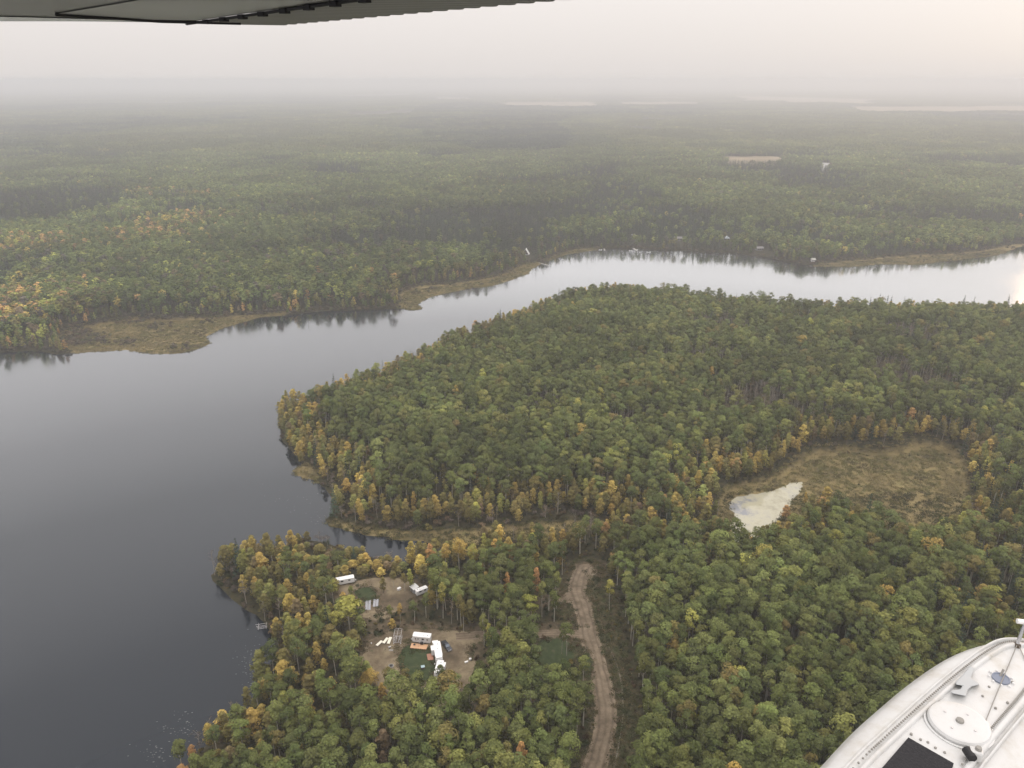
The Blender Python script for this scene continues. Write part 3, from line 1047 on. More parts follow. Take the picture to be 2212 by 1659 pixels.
# hand-placed trees (top of crown in the photo, height, kind, colour, width factor, label)
SPECIAL = [
    (950, 1436, 13, 'aspen', 0, 1.0, 'dark green aspen overlapping the small white trailer'),
    (905, 1448, 13, 'aspen', 0, 1.15, 'dark green aspen rising at the near edge of the lawn'),
    (872, 1444, 11, 'aspen', 6, 1.0, 'olive aspen at the near corner of the lawn by the fire ring'),
    (838, 1440, 12, 'aspen', 6, 1.1, 'olive-gold aspen in front of the fire ring'),
    (848, 1232, 9, 'aspen', 6, 1.2, 'short olive aspen in the middle of the upper clearing'),
    (872, 1238, 9, 'aspen', 6, 1.2, 'short olive aspen beside the metal-roofed shed'),
    (826, 1246, 8, 'birch', 6, 1.3, 'bushy olive tree on the upper clearing dirt'),
    (884, 1228, 11, 'birch', 3, 1.0, 'lime-olive tree just beyond the metal-roofed shed'),
    (918, 1280, 12, 'aspen', 1, 1.0, 'green aspen standing in front of the short white trailer'),
    (893, 1296, 11, 'aspen', 1, 1.0, 'green aspen below the metal-roofed shed'),
    (862, 1302, 10, 'aspen', 4, .8, 'thin golden aspen below the upper clearing dirt'),
    (842, 1306, 10, 'aspen', 2, .8, 'thin yellow-green aspen below the upper clearing dirt'),
    (716, 1254, 12, 'aspen', 3, 1.1, 'lime aspen hiding the end of the long upper trailer'),
    (756, 1264, 9, 'aspen', 2, .9, 'low yellow-green aspen in front of the long upper trailer'),
    (749, 1292, 17, 'oldaspen', 3, 1.75, 'broad lime-yellow aspen with a billowing crown beside the clearing'),
    (722, 1318, 14, 'aspen', 3, 1.2, 'smaller lime-green aspen tucked against the broad lime-yellow one'),
    (706, 1352, 13, 'aspen', 6, 1.7, 'arching olive-gold aspen with a see-through crown near the dirt yard'),
    (745, 1378, 12, 'birch', 5, 1.25, 'orange-tipped tree beside the arching olive-gold aspen'),
    (768, 1414, 9, 'birch', 4, 1.15, 'bright golden tree at the edge of the dirt yard'),
    (698, 1421, 8, 'birch', 4, 1.1, 'small golden tree alone among green aspens near the lake side'),
    (714, 1461, 9, 'birch', 4, 1.2, 'bright golden tree amid the green stand below the dirt yard'),
    (800, 1444, 13, 'aspen', 4, 1.35, 'large golden-yellow aspen in front of the dirt yard'),
    (787, 1452, 11, 'birch', 4, 1.2, 'golden tree leaning on the large golden-yellow aspen'),
    (824, 1474, 10, 'birch', 4, 1.0, 'slim golden tree just below the large golden-yellow aspen'),
    (1095, 1235, 13, 'birch', 5, 0.8, 'slender orange-red tree between the two clearings'),
    (1159, 1225, 15, 'birch', 5, 0.9, 'tall tree with an orange top near the road turnaround'),
    (954, 1258, 17, 'aspen', 3, .8, 'lone yellow aspen on a long white trunk above the parked trailers'),
    (994, 1283, 16, 'aspen', 6, .8, 'thin olive aspen on a white trunk beyond the pickup truck'),
    (1000, 1300, 14, 'aspen', 6, .7, 'shorter thin olive aspen leaning beside its white-trunked twin'),
    (1068, 1298, 17, 'aspen', 1, 1.1, 'tall green aspen at the far end of the island of aspens'),
    (1094, 1290, 17, 'aspen', 1, 1.1, 'tall green aspen in the middle of the island of aspens'),
    (1118, 1296, 17, 'aspen', 0, 1.1, 'dark green aspen on the road side of the island of aspens'),
    (1082, 1322, 16, 'aspen', 1, 1.0, 'front green aspen of the island of aspens'),
    (1106, 1330, 15, 'aspen', 1, 1.0, 'low round aspen in front of the island of aspens'),
    (1045, 1325, 15, 'aspen', 2, .9, 'yellow-green aspen at the yard end of the island of aspens'),
    (1056, 1345, 13, 'birch', 3, .8, 'short lime-gold tree under the island of aspens'),
    (1132, 1318, 15, 'aspen', 1, .9, 'slim green aspen nearest the road in the island of aspens'),
    (1204, 1233, 18, 'aspen', 2, .75, 'tall lone aspen on a white trunk beside the driveway mouth'),
    (1172, 1255, 17, 'aspen', 2, .8, 'thin aspen next to the upper driveway'),
    (1226, 1345, 15, 'aspen', 1, .95, 'green aspen with forked white trunks on the lawn beside the road'),
    (1215, 1350, 13, 'aspen', 1, .8, 'smaller green aspen sharing the lawn beside the road'),
    (1262, 1415, 14, 'aspen', 2, 1.0, 'pale green aspen hanging over the road edge'),
    (1240, 1440, 14, 'aspen', 1, 1.0, 'green aspen crowding the road edge above the spur'),
    (846, 1336, 5, 'birch', 4, 1.2, 'small golden bush between the clearings'),
    (827, 1575, 13, 'birch', 7, 1.3, 'russet-brown tree in the green stand at the bottom'),
    (826, 1622, 9, 'birch', 7, 1.2, 'short russet tree below the russet-brown one'),
    (1126, 1602, 13, 'birch', 5, 1.0, 'orange-tinted tree at the bottom near the road'),
    (1090, 1548, 14, 'birch', 6, 1.1, 'olive-brown tree in the bottom stand near the road spur'),
    (412, 1608, 7, 'birch', 5, 1.2, 'small orange-red tree at the lake edge in the bottom corner'),
    (887, 1168, 15, 'birch', 4, 1.1, 'tall golden tree nearest the creek mouth'),
    (928, 1174, 15, 'birch', 5, 1.0, 'orange-gold tree second from the creek mouth'),
    (962, 1172, 15, 'aspen', 4, 1.2, 'round golden aspen above the upper clearing'),
    (990, 1164, 16, 'aspen', 4, 1.4, 'broadest golden aspen of the row above the upper clearing'),
    (1022, 1175, 15, 'aspen', 3, 1.2, 'lime-gold aspen closing the golden row above the upper clearing'),
    (1062, 1180, 16, 'oldaspen', 0, 1.3, 'big dark green aspen behind the golden row'),
    (1092, 1172, 16, 'oldaspen', 1, 1.3, 'big rounded green aspen between the golden row and the turnaround'),
    (1290, 1120, 16, 'aspen', 1, 1.2, 'pale green aspen standing over the road turnaround'),
    (1266, 1112, 15, 'aspen', 1, 1.1, 'aspen with a light green crown at the head of the road'),
    (1196, 1150, 12, 'birch', 4, .8, 'small golden tree at the head of the road'),
    (1320, 1250, 15, 'aspen', 3, .9, 'yellowing aspen along the far side of the road'),
    (1700, 1090, 9, 'birch', 5, 1.6, 'bushy orange tree on the near bank of the pale pond'),
    (1742, 1062, 9, 'birch', 4, .9, 'golden tree standing by the pond tip'),
    (748, 1032, 11, 'birch', 4, 1.5, 'bright golden birch above the grey thicket at the creek mouth'),
    (1555, 985, 12, 'birch', 4, 1.1, 'tall golden birch on the slope left of the pale pond'),
    (1510, 1015, 12, 'birch', 4, 1.2, 'plump golden birch in the belt facing the pale pond'),
    (942, 1030, 9, 'aspen', 3, .9, 'pale lime aspen standing out of the golden belt'),
]
# ---- near shore and the wooded point
x, y = jitter_grid(-330, 640, 110, 760, 4.4, 11)
sn = signed(x, y, NEAR)
z = height(x, y)
keep = (sn > -.6) & in_view(x, y, z) & (z > .10)
x, y, sn, z = x[keep], y[keep], sn[keep], z[keep]
clear = np.full(len(x), -1e9)
for p in [YARD, UPYARD, TURN, SPUR, CORRIDOR, POND] + LAWNS:
    clear = np.maximum(clear, signed(x, y, p))
clear = np.maximum(clear, 4.2 - line_dist(x, y, ROAD))
ms_ = marsh_sd(x, y)
keep = (clear < -1.2) & (ms_ < -1.0)
x, y, sn, z, ms_, clear = x[keep], y[keep], sn[keep], z[keep], ms_[keep], clear[keep]
sp_xy = []
for s in SPECIAL:
    q = gp(s[0], s[1], G + s[2])
    for _ in range(3):
        hz = float(height(np.array([q.x]), np.array([q.y]))[0])
        q = gp(s[0], s[1], max(hz, .2) + s[2])
    sp_xy.append((q.x, q.y, max(hz, .2)))
sx = np.array(sp_xy)
dmin = np.min(np.hypot(x[:, None] - sx[None, :, 0], y[:, None] - sx[None, :, 1]), 1)
keep = (dmin > 3.0) & ((fbm(x, y, 13, 66) < .80) | (sn < 14))
x, y, sn, z, ms_, clear = x[keep], y[keep], sn[keep], z[keep], ms_[keep], clear[keep]
hid = np.zeros(len(x), bool)
for s_, q_ in zip(SPECIAL, sp_xy):
    D_ = math.hypot(q_[0], q_[1])
    ex_, ey_ = q_[0] / D_, q_[1] / D_
    al = x * ex_ + y * ey_
    la = np.abs(x * ey_ - y * ex_)
    ztop = q_[2] + s_[2] * .62
    zl = CAM_H + (ztop - CAM_H) * al / D_
    hid |= (al < D_ - 1) & (al > D_ - 45) & (la < 2.6) & (zl < z + 15.5)
x, y, sn, z, ms_, clear = [a[~hid] for a in (x, y, sn, z, ms_, clear)]
# keep the sight lines into the yard and onto the trailers open, as they are in the photo
OPENV = [poly([(782, 1440, G), (800, 1378, G), (1000, 1360, G), (1040, 1400, G), (1050, 1450, G), (960, 1452, G), (880, 1445, G), (820, 1440, G)]),
         poly([(716, 1258, G), (772, 1243, G), (772, 1256, G), (735, 1260, G)]), poly([(784, 1290, G), (830, 1275, G), (835, 1330, G), (784, 1326, G)]), poly([(880, 1258, G), (926, 1258, G), (930, 1280, G), (886, 1282, G)]), poly([(765, 1262, G), (820, 1258, G), (816, 1296, G), (775, 1296, G)]),
         poly([(1150, 1425, G), (1166, 1380, G), (1256, 1370, G), (1300, 1500, G), (1305, 1600, G), (1270, 1655, G), (1262, 1500, G), (1240, 1420, G)])]
u0, v0, d0 = to_px(x, y, z)
block = np.zeros(len(x), bool)
for hh in (4, 9, 13):
    t = (CAM_H - G) / (CAM_H - (z + hh))
    for p in OPENV:
        block |= signed(x * t, y * t, p) > (1.0 if hh == 13 else 0)
r = np.random.default_rng(21)
block &= r.uniform(0, 1, len(x)) < .93
x, y, sn, z, ms_, clear = [a[~block] for a in (x, y, sn, z, ms_, clear)]
r = np.random.default_rng(22)
u0, v0, d0 = to_px(x, y, z)
m = len(x)
shore = np.minimum(sn, np.where(u0 > 1540, -ms_ * 1.9, -ms_))
n1, n2, n3 = fbm(x, y, 45, 61), fbm(x, y, 16, 62), fbm(x, y, 90, 63)
edgew = np.clip(1.25 * np.exp(-(shore / (20 + 22 * n1)) ** 2), 0, 1)
edgew = edgew * np.where((u0 < 720) & (v0 > 1395), .75, 1.0)
tip = ((u0 < 730) & (v0 > 1120) & (v0 < 1400)) * 1.0
tip = np.maximum(tip, np.clip((d0 * 0 + (u0 < 900) * (v0 > 1100) * (v0 < 1300)), 0, 1) * .8)
rightm = np.clip((u0 - 1980) / 150, 0, 1) * ((v0 > 960) & (v0 < 1450))
edgew = np.clip(np.maximum(edgew, np.maximum(tip * .8, rightm * .6)), 0, 1)
bare_w = np.zeros(m)
for (bu, bv, br) in BARE_SPOTS:
    c = gp(bu, bv, 14)
    bare_w = np.maximum(bare_w, np.exp(-((x - c.x) ** 2 + (y - c.y) ** 2) / br ** 2))
greyedge = np.exp(-(shore / 7) ** 2) * np.clip(((u0 > 690) & (u0 < 1560) & (v0 > 1040) & (v0 < 1200)) + .25, 0, 1)
# kinds: aspen, birch, bare, shrub, spruce
kp = np.stack([(1 - edgew) * (1 - bare_w * .9) * np.ones(m), edgew * (1 - .6 * greyedge) + .012 + .10 * np.clip(n2 - .58, 0, 1) * 4, bare_w * 1.6 + greyedge * .7 + .014, np.exp(-(shore / 4.5) ** 2) * .35 + bare_w * .4 + greyedge * .8,
               .004 + .10 * np.clip(n3 - .52, 0, 1) * 3 + .5 * np.clip((u0 - 1750) / 500, 0, 1) * (v0 < 1480) * np.clip(n1 * 2.4 - .8, 0, 1)], 1)
kind = pick(kp, r)
# colours
ga = np.stack([.9 + 0 * n1, 1.0 + .6 * (n2 - .5), .10 + 1.3 * np.clip(n1 - .55, 0, 1) * 2, .010 + .10 * np.clip(n1 - .60, 0, 1), .002 + .02 * np.clip(n2 - .62, 0, 1), .0001 + 0 * n1, .05 + .25 * np.clip(.5 - n3, 0, 1)], 1)
gb = np.stack([.07 + 0 * n1, .16 + 0 * n1, .34 + 0 * n1, .20 + 0 * n1, .95 * edgew + .9 * np.clip(n2 - .5, 0, 1), .03 + .25 * np.clip(n3 - .58, 0, 1), 1.25 + 0 * n1, .14 * edgew + 0 * n1], 1)
ca, cb = pick(ga, r), pick(gb, r)
colr = np.where(kind == 0, ca, np.where(kind == 1, cb, np.where(kind == 4, 9, np.where(r.uniform(0, 1, m) < .55, 8, np.where(r.uniform(0, 1, m) < .5, 7, 6)))))
jit = (1 + .19 * r.normal(0, 1, (m, 1)).clip(-2, 2)) * (1 + .028 * r.normal(0, 1, (m, 3)))
tint = PAL[colr] * jit * (.62 + .92 * fbm(x, y, 26, 67))[:, None] * (.80 + .44 * n3)[:, None]
mixg = (r.uniform(0, 1, m) * .45)[:, None]
tint = np.where((kind == 1)[:, None], tint * (1 - mixg) + np.array(T_OLIVE) * mixg, tint)
hfac = np.select([kind == 0, kind == 1, kind == 2, kind == 3, kind == 4], [(.66 + .62 * fbm(x, y, 22, 68)) * r.uniform(.80, 1.20, m), r.uniform(.66, 1.18, m) * (.84 + .3 * n1), r.uniform(.55, 1.0, m), r.uniform(.7, 1.5, m), r.uniform(.75, 1.2, m)])
wfac = (.45 + .55 * hfac) * r.uniform(.78, 1.38, m)
wfac = np.where(kind == 0, wfac * 1.15, np.where(kind == 1, wfac * 1.30, wfac))
hfac = np.where(kind == 0, hfac * 1.06, hfac)
hfac = np.where((u0 > 640) & (u0 < 890) & (v0 > 1150) & (v0 < 1262), hfac * .58, hfac)
KN = ['aspen', 'birch', 'bare', 'shrub', 'spruce']
near = dict(x=x, y=y, z=z - .1, kind=kind, tint=tint, h=hfac, w=wfac, colr=colr, u=u0, v=v0, d=d0)

# ------------------------------------------------------------------ single trees that can be told apart in the photo
KLAB = {'aspen': ('aspen_tree', 'aspen'), 'oldaspen': ('aspen_tree', 'aspen'), 'birch': ('birch_tree', 'birch'), 'bare': ('bare_tree', 'bare tree'), 'shrub': ('willow_shrub', 'willow shrub'), 'spruce': ('spruce_tree', 'spruce')}
CATS = {'aspen_tree': 'aspen', 'birch_tree': 'birch', 'bare_tree': 'bare tree', 'willow_shrub': 'shrub', 'spruce_tree': 'spruce'}


def place_tree(kind, xx, yy, zz, w, h, tnt, label, group, k=None):
    nm = KLAB[kind][0]
    var = SPECIES[kind][rnd.randrange(len(SPECIES[kind])) if k is None else k]
    root = bpy.data.objects.new(nm, None)
    col.objects.link(root)
    root.empty_display_size = .3
    root.location = (xx, yy, zz)
    root.rotation_euler = (0, 0, rnd.uniform(0, 6.28))
    root.scale = (w, w, h)
    tag(root, label, CATS[nm], group)
    tr = bpy.data.objects.new('trunk', var[1])
    cr = bpy.data.objects.new('crown', var[0])
    for o in (tr, cr):
        col.objects.link(o)
        o.parent = root
    cr['tint'] = [float(q) for q in tnt]
    return root


HREF = {'aspen': 16, 'oldaspen': 16, 'birch': 11, 'bare': 13, 'shrub': 2.6, 'spruce': 16}
for s, q in zip(SPECIAL, sp_xy):
    hh = s[2] / HREF[s[3]]
    tc_ = PAL[s[4]] * (1 + .03 * rng.normal(0, 1, 3).clip(-1.5, 1.5))
    place_tree(s[3], q[0], q[1], q[2] - .1, hh * s[5] if s[2] > 6 else s[5] * .7, hh, tc_, s[6], None)

ROADPX = [(1262, 1222), (1256, 1306), (1276, 1380), (1300, 1480), (1308, 1570), (1285, 1655)]


def region(u, v):
    rx = np.interp(v, [p[1] for p in ROADPX], [p[0] for p in ROADPX])
    if v > 1190 and u > rx:
        if u > 1880:
            return 'beside the white aircraft float' if v > 1480 else 'beyond the white aircraft float'
        if u > 1600:
            return 'between the road and aircraft float'
        return 'well across the dirt road' if u > rx + 190 else 'lining the dirt road'
    if v > 1190:
        if u > 1130:
            return 'between the road and bottom stand'
        if u > 880:
            return 'below the parked trailers' if v > 1450 else 'between the two clearings'
        if u > 640:
            return 'below the dirt yard' if v > 1450 else 'between lake and dirt yard'
        return 'at the bottom lake edge' if v > 1450 else 'on the wooded lake tip'
    if u < 900:
        return 'on the wooded point by the lake'
    return 'at the foot of the wooded point' if u < 1560 else 'around the tan meadow'


SIZEN = lambda k, h: ('tall' if h > 1.02 else 'short' if h < .86 else 'middling') if k == 'aspen' else ('tall' if h > .95 else 'short' if h < .72 else 'middling')
limit = {0: 300, 1: 230, 2: 40, 3: 40, 4: 20}
solo = np.zeros(m, bool)
for k, lim in limit.items():
    ut, vt, _ = to_px(x, y, z + HREF[KN[k]] * hfac * .7)
    hidden = (ut > 1760) & (vt > 1659 - (ut - 1760) * .62)
    ok = (kind == k) & (ut > 10) & (ut < 2200) & (vt < 1640) & ~hidden
    ids = np.where(ok)[0]
    ids = ids[np.argsort(d0[ids])][:lim]
    solo[ids] = True
ORD = ['leftmost', 'second from left', 'third from left', 'fourth from left', 'fifth from left', 'sixth from left', 'seventh from left', 'eighth from left']
sets = {}
for i in np.where(solo)[0]:
    kn = KN[kind[i]]
    sets.setdefault(('%s %s %s' % (SIZEN(kn, hfac[i]), PALN[colr[i]], KLAB[kn][1]), region(u0[i], v0[i]), kn), []).append(i)
for (look, where, kn), ids in sets.items():
    ids = sorted(ids, key=lambda q: -v0[q])
    nr = max(1, math.ceil(len(ids) / 7))
    per = math.ceil(len(ids) / nr)
    for j in range(nr):
        row = sorted(ids[j * per:(j + 1) * per], key=lambda q: u0[q])
        rown = '' if nr == 1 else ', ' + ['front row', 'second row', 'third row', 'fourth row', 'fifth row', 'sixth row'][min(j, 5)]
        for q, i in enumerate(row):
            lab = look + ' ' + where + (rown + ', ' + ORD[q] if len(ids) > 1 else '')
            place_tree(kn, x[i], y[i], z[i] - .1, wfac[i], hfac[i], tint[i], lab, KLAB[kn][1] + 's ' + where)


# ------------------------------------------------------------------ woods nobody could count
def scatter(name, protos, px_, py_, pz_, idx_, sw, sh, tint_, label, cat='forest'):
    pc = bpy.data.collections.new(name + '_shapes')
    for i, me_ in enumerate(protos):
        o = bpy.data.objects.new('%s_shape_%02d' % (name, i), me_)
        pc.objects.link(o)
    k = len(px_)
    me_ = bpy.data.meshes.new(name)
    me_.vertices.add(k)
    me_.vertices.foreach_set('co', np.stack([px_, py_, pz_], 1).astype(np.float32).ravel())
    r_ = np.random.default_rng(len(name))
    for nm, ty, arr in (('pidx', 'INT', idx_.astype(np.int32)), ('tint', 'FLOAT_COLOR', np.concatenate([tint_, np.ones((k, 1))], 1).astype(np.float32)),
                        ('rot', 'FLOAT_VECTOR', np.stack([np.zeros(k), np.zeros(k), r_.uniform(0, 6.28, k)], 1).astype(np.float32)),
                        ('scl', 'FLOAT_VECTOR', np.stack([sw, sw, sh], 1).astype(np.float32))):
        a = me_.attributes.new(nm, ty, 'POINT')
        a.data.foreach_set({'INT': 'value', 'FLOAT_COLOR': 'color', 'FLOAT_VECTOR': 'vector'}[ty], arr.ravel())
    o = bpy.data.objects.new(name, me_)
    col.objects.link(o)
    tag(o, label, cat, kind='stuff')
    ng = bpy.data.node_groups.new(name, 'GeometryNodeTree')
    ng.interface.new_socket('Geometry', in_out='INPUT', socket_type='NodeSocketGeometry')
    ng.interface.new_socket('Geometry', in_out='OUTPUT', socket_type='NodeSocketGeometry')
    gi, go = ng.nodes.new('NodeGroupInput'), ng.nodes.new('NodeGroupOutput')
    iop = ng.nodes.new('GeometryNodeInstanceOnPoints')
    ci = ng.nodes.new('GeometryNodeCollectionInfo')
    ci.inputs['Collection'].default_value = pc
    ci.inputs['Separate Children'].default_value = True
    ci.inputs['Reset Children'].default_value = True

    def na(nm, ty):
        q = ng.nodes.new('GeometryNodeInputNamedAttribute')
        q.data_type = ty
        q.inputs['Name'].default_value = nm
        return q.outputs['Attribute']
    L = ng.links.new
    L(gi.outputs[0], iop.inputs['Points'])
    L(ci.outputs[0], iop.inputs['Instance'])
    iop.inputs['Pick Instance'].default_value = True
    L(na('pidx', 'INT'), iop.inputs['Instance Index'])
    e2r = ng.nodes.new('FunctionNodeEulerToRotation')
    L(na('rot', 'FLOAT_VECTOR'), e2r.inputs[0])
    L(e2r.outputs[0], iop.inputs['Rotation'])
    L(na('scl', 'FLOAT_VECTOR'), iop.inputs['Scale'])
    L(iop.outputs[0], go.inputs[0])
    md = o.modifiers.new('scatter', 'NODES')
    md.node_group = ng
    return o


LAB = {'aspen': ('aspen_forest', 'dense mass of green aspens covering the wooded point and near shore'),
       'birch': ('birch_forest', 'golden and olive birches massed along the shores and meadow edge'),
       'bare': ('bare_forest', 'grey leafless trees in thin patches of the woods'),
       'shrub': ('willow_shrubbery', 'low grey-brown willow thicket along the waterline'),
       'spruce': ('spruce_forest', 'scattered dark spruces among the aspens')}
for k, kn in enumerate(KN):
    s = (kind == k) & ~solo
    nv = len(SPECIES[kn])
    scatter(LAB[kn][0], [q[2] for q in SPECIES[kn]], x[s], y[s], z[s] - .1, rng.integers(0, nv, s.sum()), wfac[s], hfac[s], tint[s], LAB[kn][1])

# undergrowth: low bushes through the near woods and along every verge
ux, uy = jitter_grid(-330, 640, 110, 700, 3.1, 31)
uz = height(ux, uy)
us_ = signed(ux, uy, NEAR)
keep = (us_ > -.8) & in_view(ux, uy, uz, 150, 60, 150) & (uz > .08)
ux, uy, uz = ux[keep], uy[keep], uz[keep]
ucl = np.full(len(ux), -1e9)
for p in [YARD, UPYARD, TURN, SPUR, POND] + LAWNS:
    ucl = np.maximum(ucl, signed(ux, uy, p))
ucl = np.maximum(ucl, 2.9 + 1.3 * fbm(ux, uy, 6, 5) - line_dist(ux, uy, ROAD))
ucl = np.maximum(ucl, 1.0 - line_dist(ux, uy, TRAIL))
um = marsh_sd(ux, uy)
uc = signed(ux, uy, CORRIDOR)
r = np.random.default_rng(33)
pr = np.where(um > 0, np.clip(.35 - um * .05, .03, 1) * .6, np.where(uc > 0, .6, .8))
keep = (ucl < -.6) & (r.uniform(0, 1, len(ux)) < pr) & (uy < 520)
ux, uy, uz, um, uc = ux[keep], uy[keep], uz[keep], um[keep], uc[keep]
k = len(ux)
cidx = r.choice(4, k, p=[.42, .28, .18, .12])
UP = np.array([(0.055, 0.066, 0.030), (0.10, 0.082, 0.045), (0.13, 0.088, 0.055), (0.17, 0.14, 0.05)])
ut_ = UP[cidx] * .72 * (1 + .2 * r.normal(0, 1, (k, 1)).clip(-2, 2))  # tint lowered to paint shade into the gaps between trees
ush = r.uniform(.25, .8, k) * np.where((um > -2) | (uc > 0), .62, 1.0)
scatter('undergrowth', [q[2] for q in SPECIES['shrub']], ux, uy, uz - .05, r.integers(0, 4, k), ush * r.uniform(.9, 1.4, k), ush, ut_, 'dark low bushes and saplings under the near trees', 'undergrowth')

# marsh grass tussocks
def tussock(r):
    C = np.stack([r.normal(0, .9, 60), r.normal(0, .9, 60), r.uniform(.05, .5, 60)], 1)
    return leaf_quads(C, np.stack([r.normal(0, 1, 60), r.normal(0, 1, 60), np.full(60, .8)], 1), r.uniform(.25, .7, 60), .2, r)


TUS = [joined('tussock', tussock(np.random.default_rng(40 + i)), [((0, 0, 0), (0, 0, .2), .02, .01)], BARKD, 3) for i in range(4)]
tx, ty, = jitter_grid(-420, 620, 290, 1000, 2.2, 41)
tms = marsh_sd(tx, ty)
pd_ = signed(tx, ty, POND)
keep = (tms > -2.5) & (pd_ < .5 - 1.6 * fbm(tx, ty, 3.5, 73))
tx, ty, tms = tx[keep], ty[keep], tms[keep]
tz = height(tx, ty)
r = np.random.default_rng(42)
keep = (tz > -.02) & in_view(tx, ty, tz, 150, 60, 60) & (r.uniform(0, 1, len(tx)) < .75)
tx, ty, tz, tms = tx[keep], ty[keep], tz[keep], tms[keep]
k = len(tx)
tn = fbm(tx, ty, 14, 71)
TP = np.array([(0.215, 0.180, 0.085), (0.155, 0.145, 0.060), (0.105, 0.092, 0.048)])
tt_ = TP[np.clip((tn * 4.2 + r.uniform(-.6, .6, k) - .9).astype(int), 0, 2)] * (1 + .12 * r.normal(0, 1, (k, 1)))
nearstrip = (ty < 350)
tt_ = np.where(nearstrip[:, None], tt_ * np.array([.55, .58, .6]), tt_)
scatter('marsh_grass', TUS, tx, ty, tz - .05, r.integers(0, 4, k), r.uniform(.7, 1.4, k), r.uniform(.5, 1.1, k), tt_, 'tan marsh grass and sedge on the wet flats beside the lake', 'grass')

# weeds breaking up the dirt of the yards, road edges and lawns
gx_, gy_ = jitter_grid(-90, 70, 150, 300, 1.15, 48)
gd = np.full(len(gx_), -1e9)
for p in [YARD, UPYARD, TURN, SPUR]:
    gd = np.maximum(gd, signed(gx_, gy_, p))
grd = 3.6 - line_dist(gx_, gy_, ROAD)
gc = signed(gx_, gy_, CORRIDOR)
gn = fbm(gx_, gy_, 7, 49)
gle = np.min([np.abs(signed(gx_, gy_, p)) for p in LAWNS], 0)
r = np.random.default_rng(50)
pg = np.where(gd > -2.5, np.clip((gn - .62) * 5, 0, .6) + .45 * np.exp(-(np.abs(gd) / .8) ** 2), 0) + np.where(((gc > 0) | (grd > -3)) & (gd < 0), .7, 0)
pg = np.where(grd > 0, .01 + .35 * np.exp(-((grd) / .4) ** 2), pg)
pg = np.where(line_dist(gx_, gy_, DRIVE) < 2.1, .03, pg)
pg = np.maximum(pg, .75 * np.exp(-(gle / 1.0) ** 2))
keep = r.uniform(0, 1, len(gx_)) < pg
gx_, gy_ = gx_[keep], gy_[keep]
k = len(gx_)
gt = np.array([(0.075, 0.085, 0.035), (0.11, 0.095, 0.045), (0.13, 0.10, 0.06), (0.05, 0.06, 0.026)])[r.integers(0, 4, k)] * .9 * (1 + .2 * r.normal(0, 1, (k, 1)).clip(-2, 2))
gs2 = r.uniform(.35, .95, k)
scatter('yard_weeds', TUS, gx_, gy_, height(gx_, gy_) - .04, r.integers(0, 4, k), gs2, gs2 * r.uniform(.4, .9, k), gt, 'tufts of weeds and grass growing on the dirt yards and verges', 'weeds')
# willow thickets on the far marshes and along the far waterline
wx, wy = jitter_grid(-460, 700, 540, 1080, 2.6, 45)
ws_, wf2 = marsh_sd(wx, wy), signed(wx, wy, FAR)
wu, wv2, _ = to_px(wx, wy, 0)
wn2 = fbm(wx, wy, 22, 46)
r = np.random.default_rng(47)
pw = np.where(ws_ > 0, np.clip((wn2 - .55) * 5, 0, 1) * np.where((wu < 340) & (wv2 < 748), 1.0, .25), np.where((wf2 > 0) & (wf2 < 9), .55, 0)) + np.where((ws_ > -7) & (ws_ < 1.5) & (wf2 > 3), .5, 0)
keep = (wf2 > .4) & (r.uniform(0, 1, len(wx)) < pw) & (wu > -150) & (wu < 2360)
wx, wy = wx[keep], wy[keep]
k = len(wx)
wt = np.array([(0.115, 0.098, 0.075), (0.135, 0.105, 0.07), (0.10, 0.10, 0.055)])[r.integers(0, 3, k)] * (1 + .2 * r.normal(0, 1, (k, 1)).clip(-2, 2))
wsz = r.uniform(.5, 1.25, k)
scatter('far_willow_shrubbery', [q[2] for q in SPECIES['shrub']], wx, wy, height(wx, wy) - .1, r.integers(0, 4, k), wsz * r.uniform(.9, 1.3, k), wsz, wt, 'grey-brown willow thickets on the far marsh and waterline', 'shrubbery')
# ---- far shore, tree by tree to two kilometres
HOUSES = {'aframe': (1136, 551), 'blueroof': (1565, 522), 'greyhouse': (1464, 522), 'lowhouse': (1640, 541), 'whiteshed': (1756, 564), 'smallroof': (1368, 515)}


FAR_GOLD = [(40, 690, 36), (20, 650, 36), (150, 672, 22), (0, 735, 14), (70, 718, 16), (110, 735, 12), (835, 625, 10), (845, 606, 8), (400, 490, 40), (330, 520, 36), (45, 545, 40), (420, 437, 24), (320, 430, 30), (1010, 590, 14), (960, 596, 14), (640, 655, 14), (500, 672, 12)]


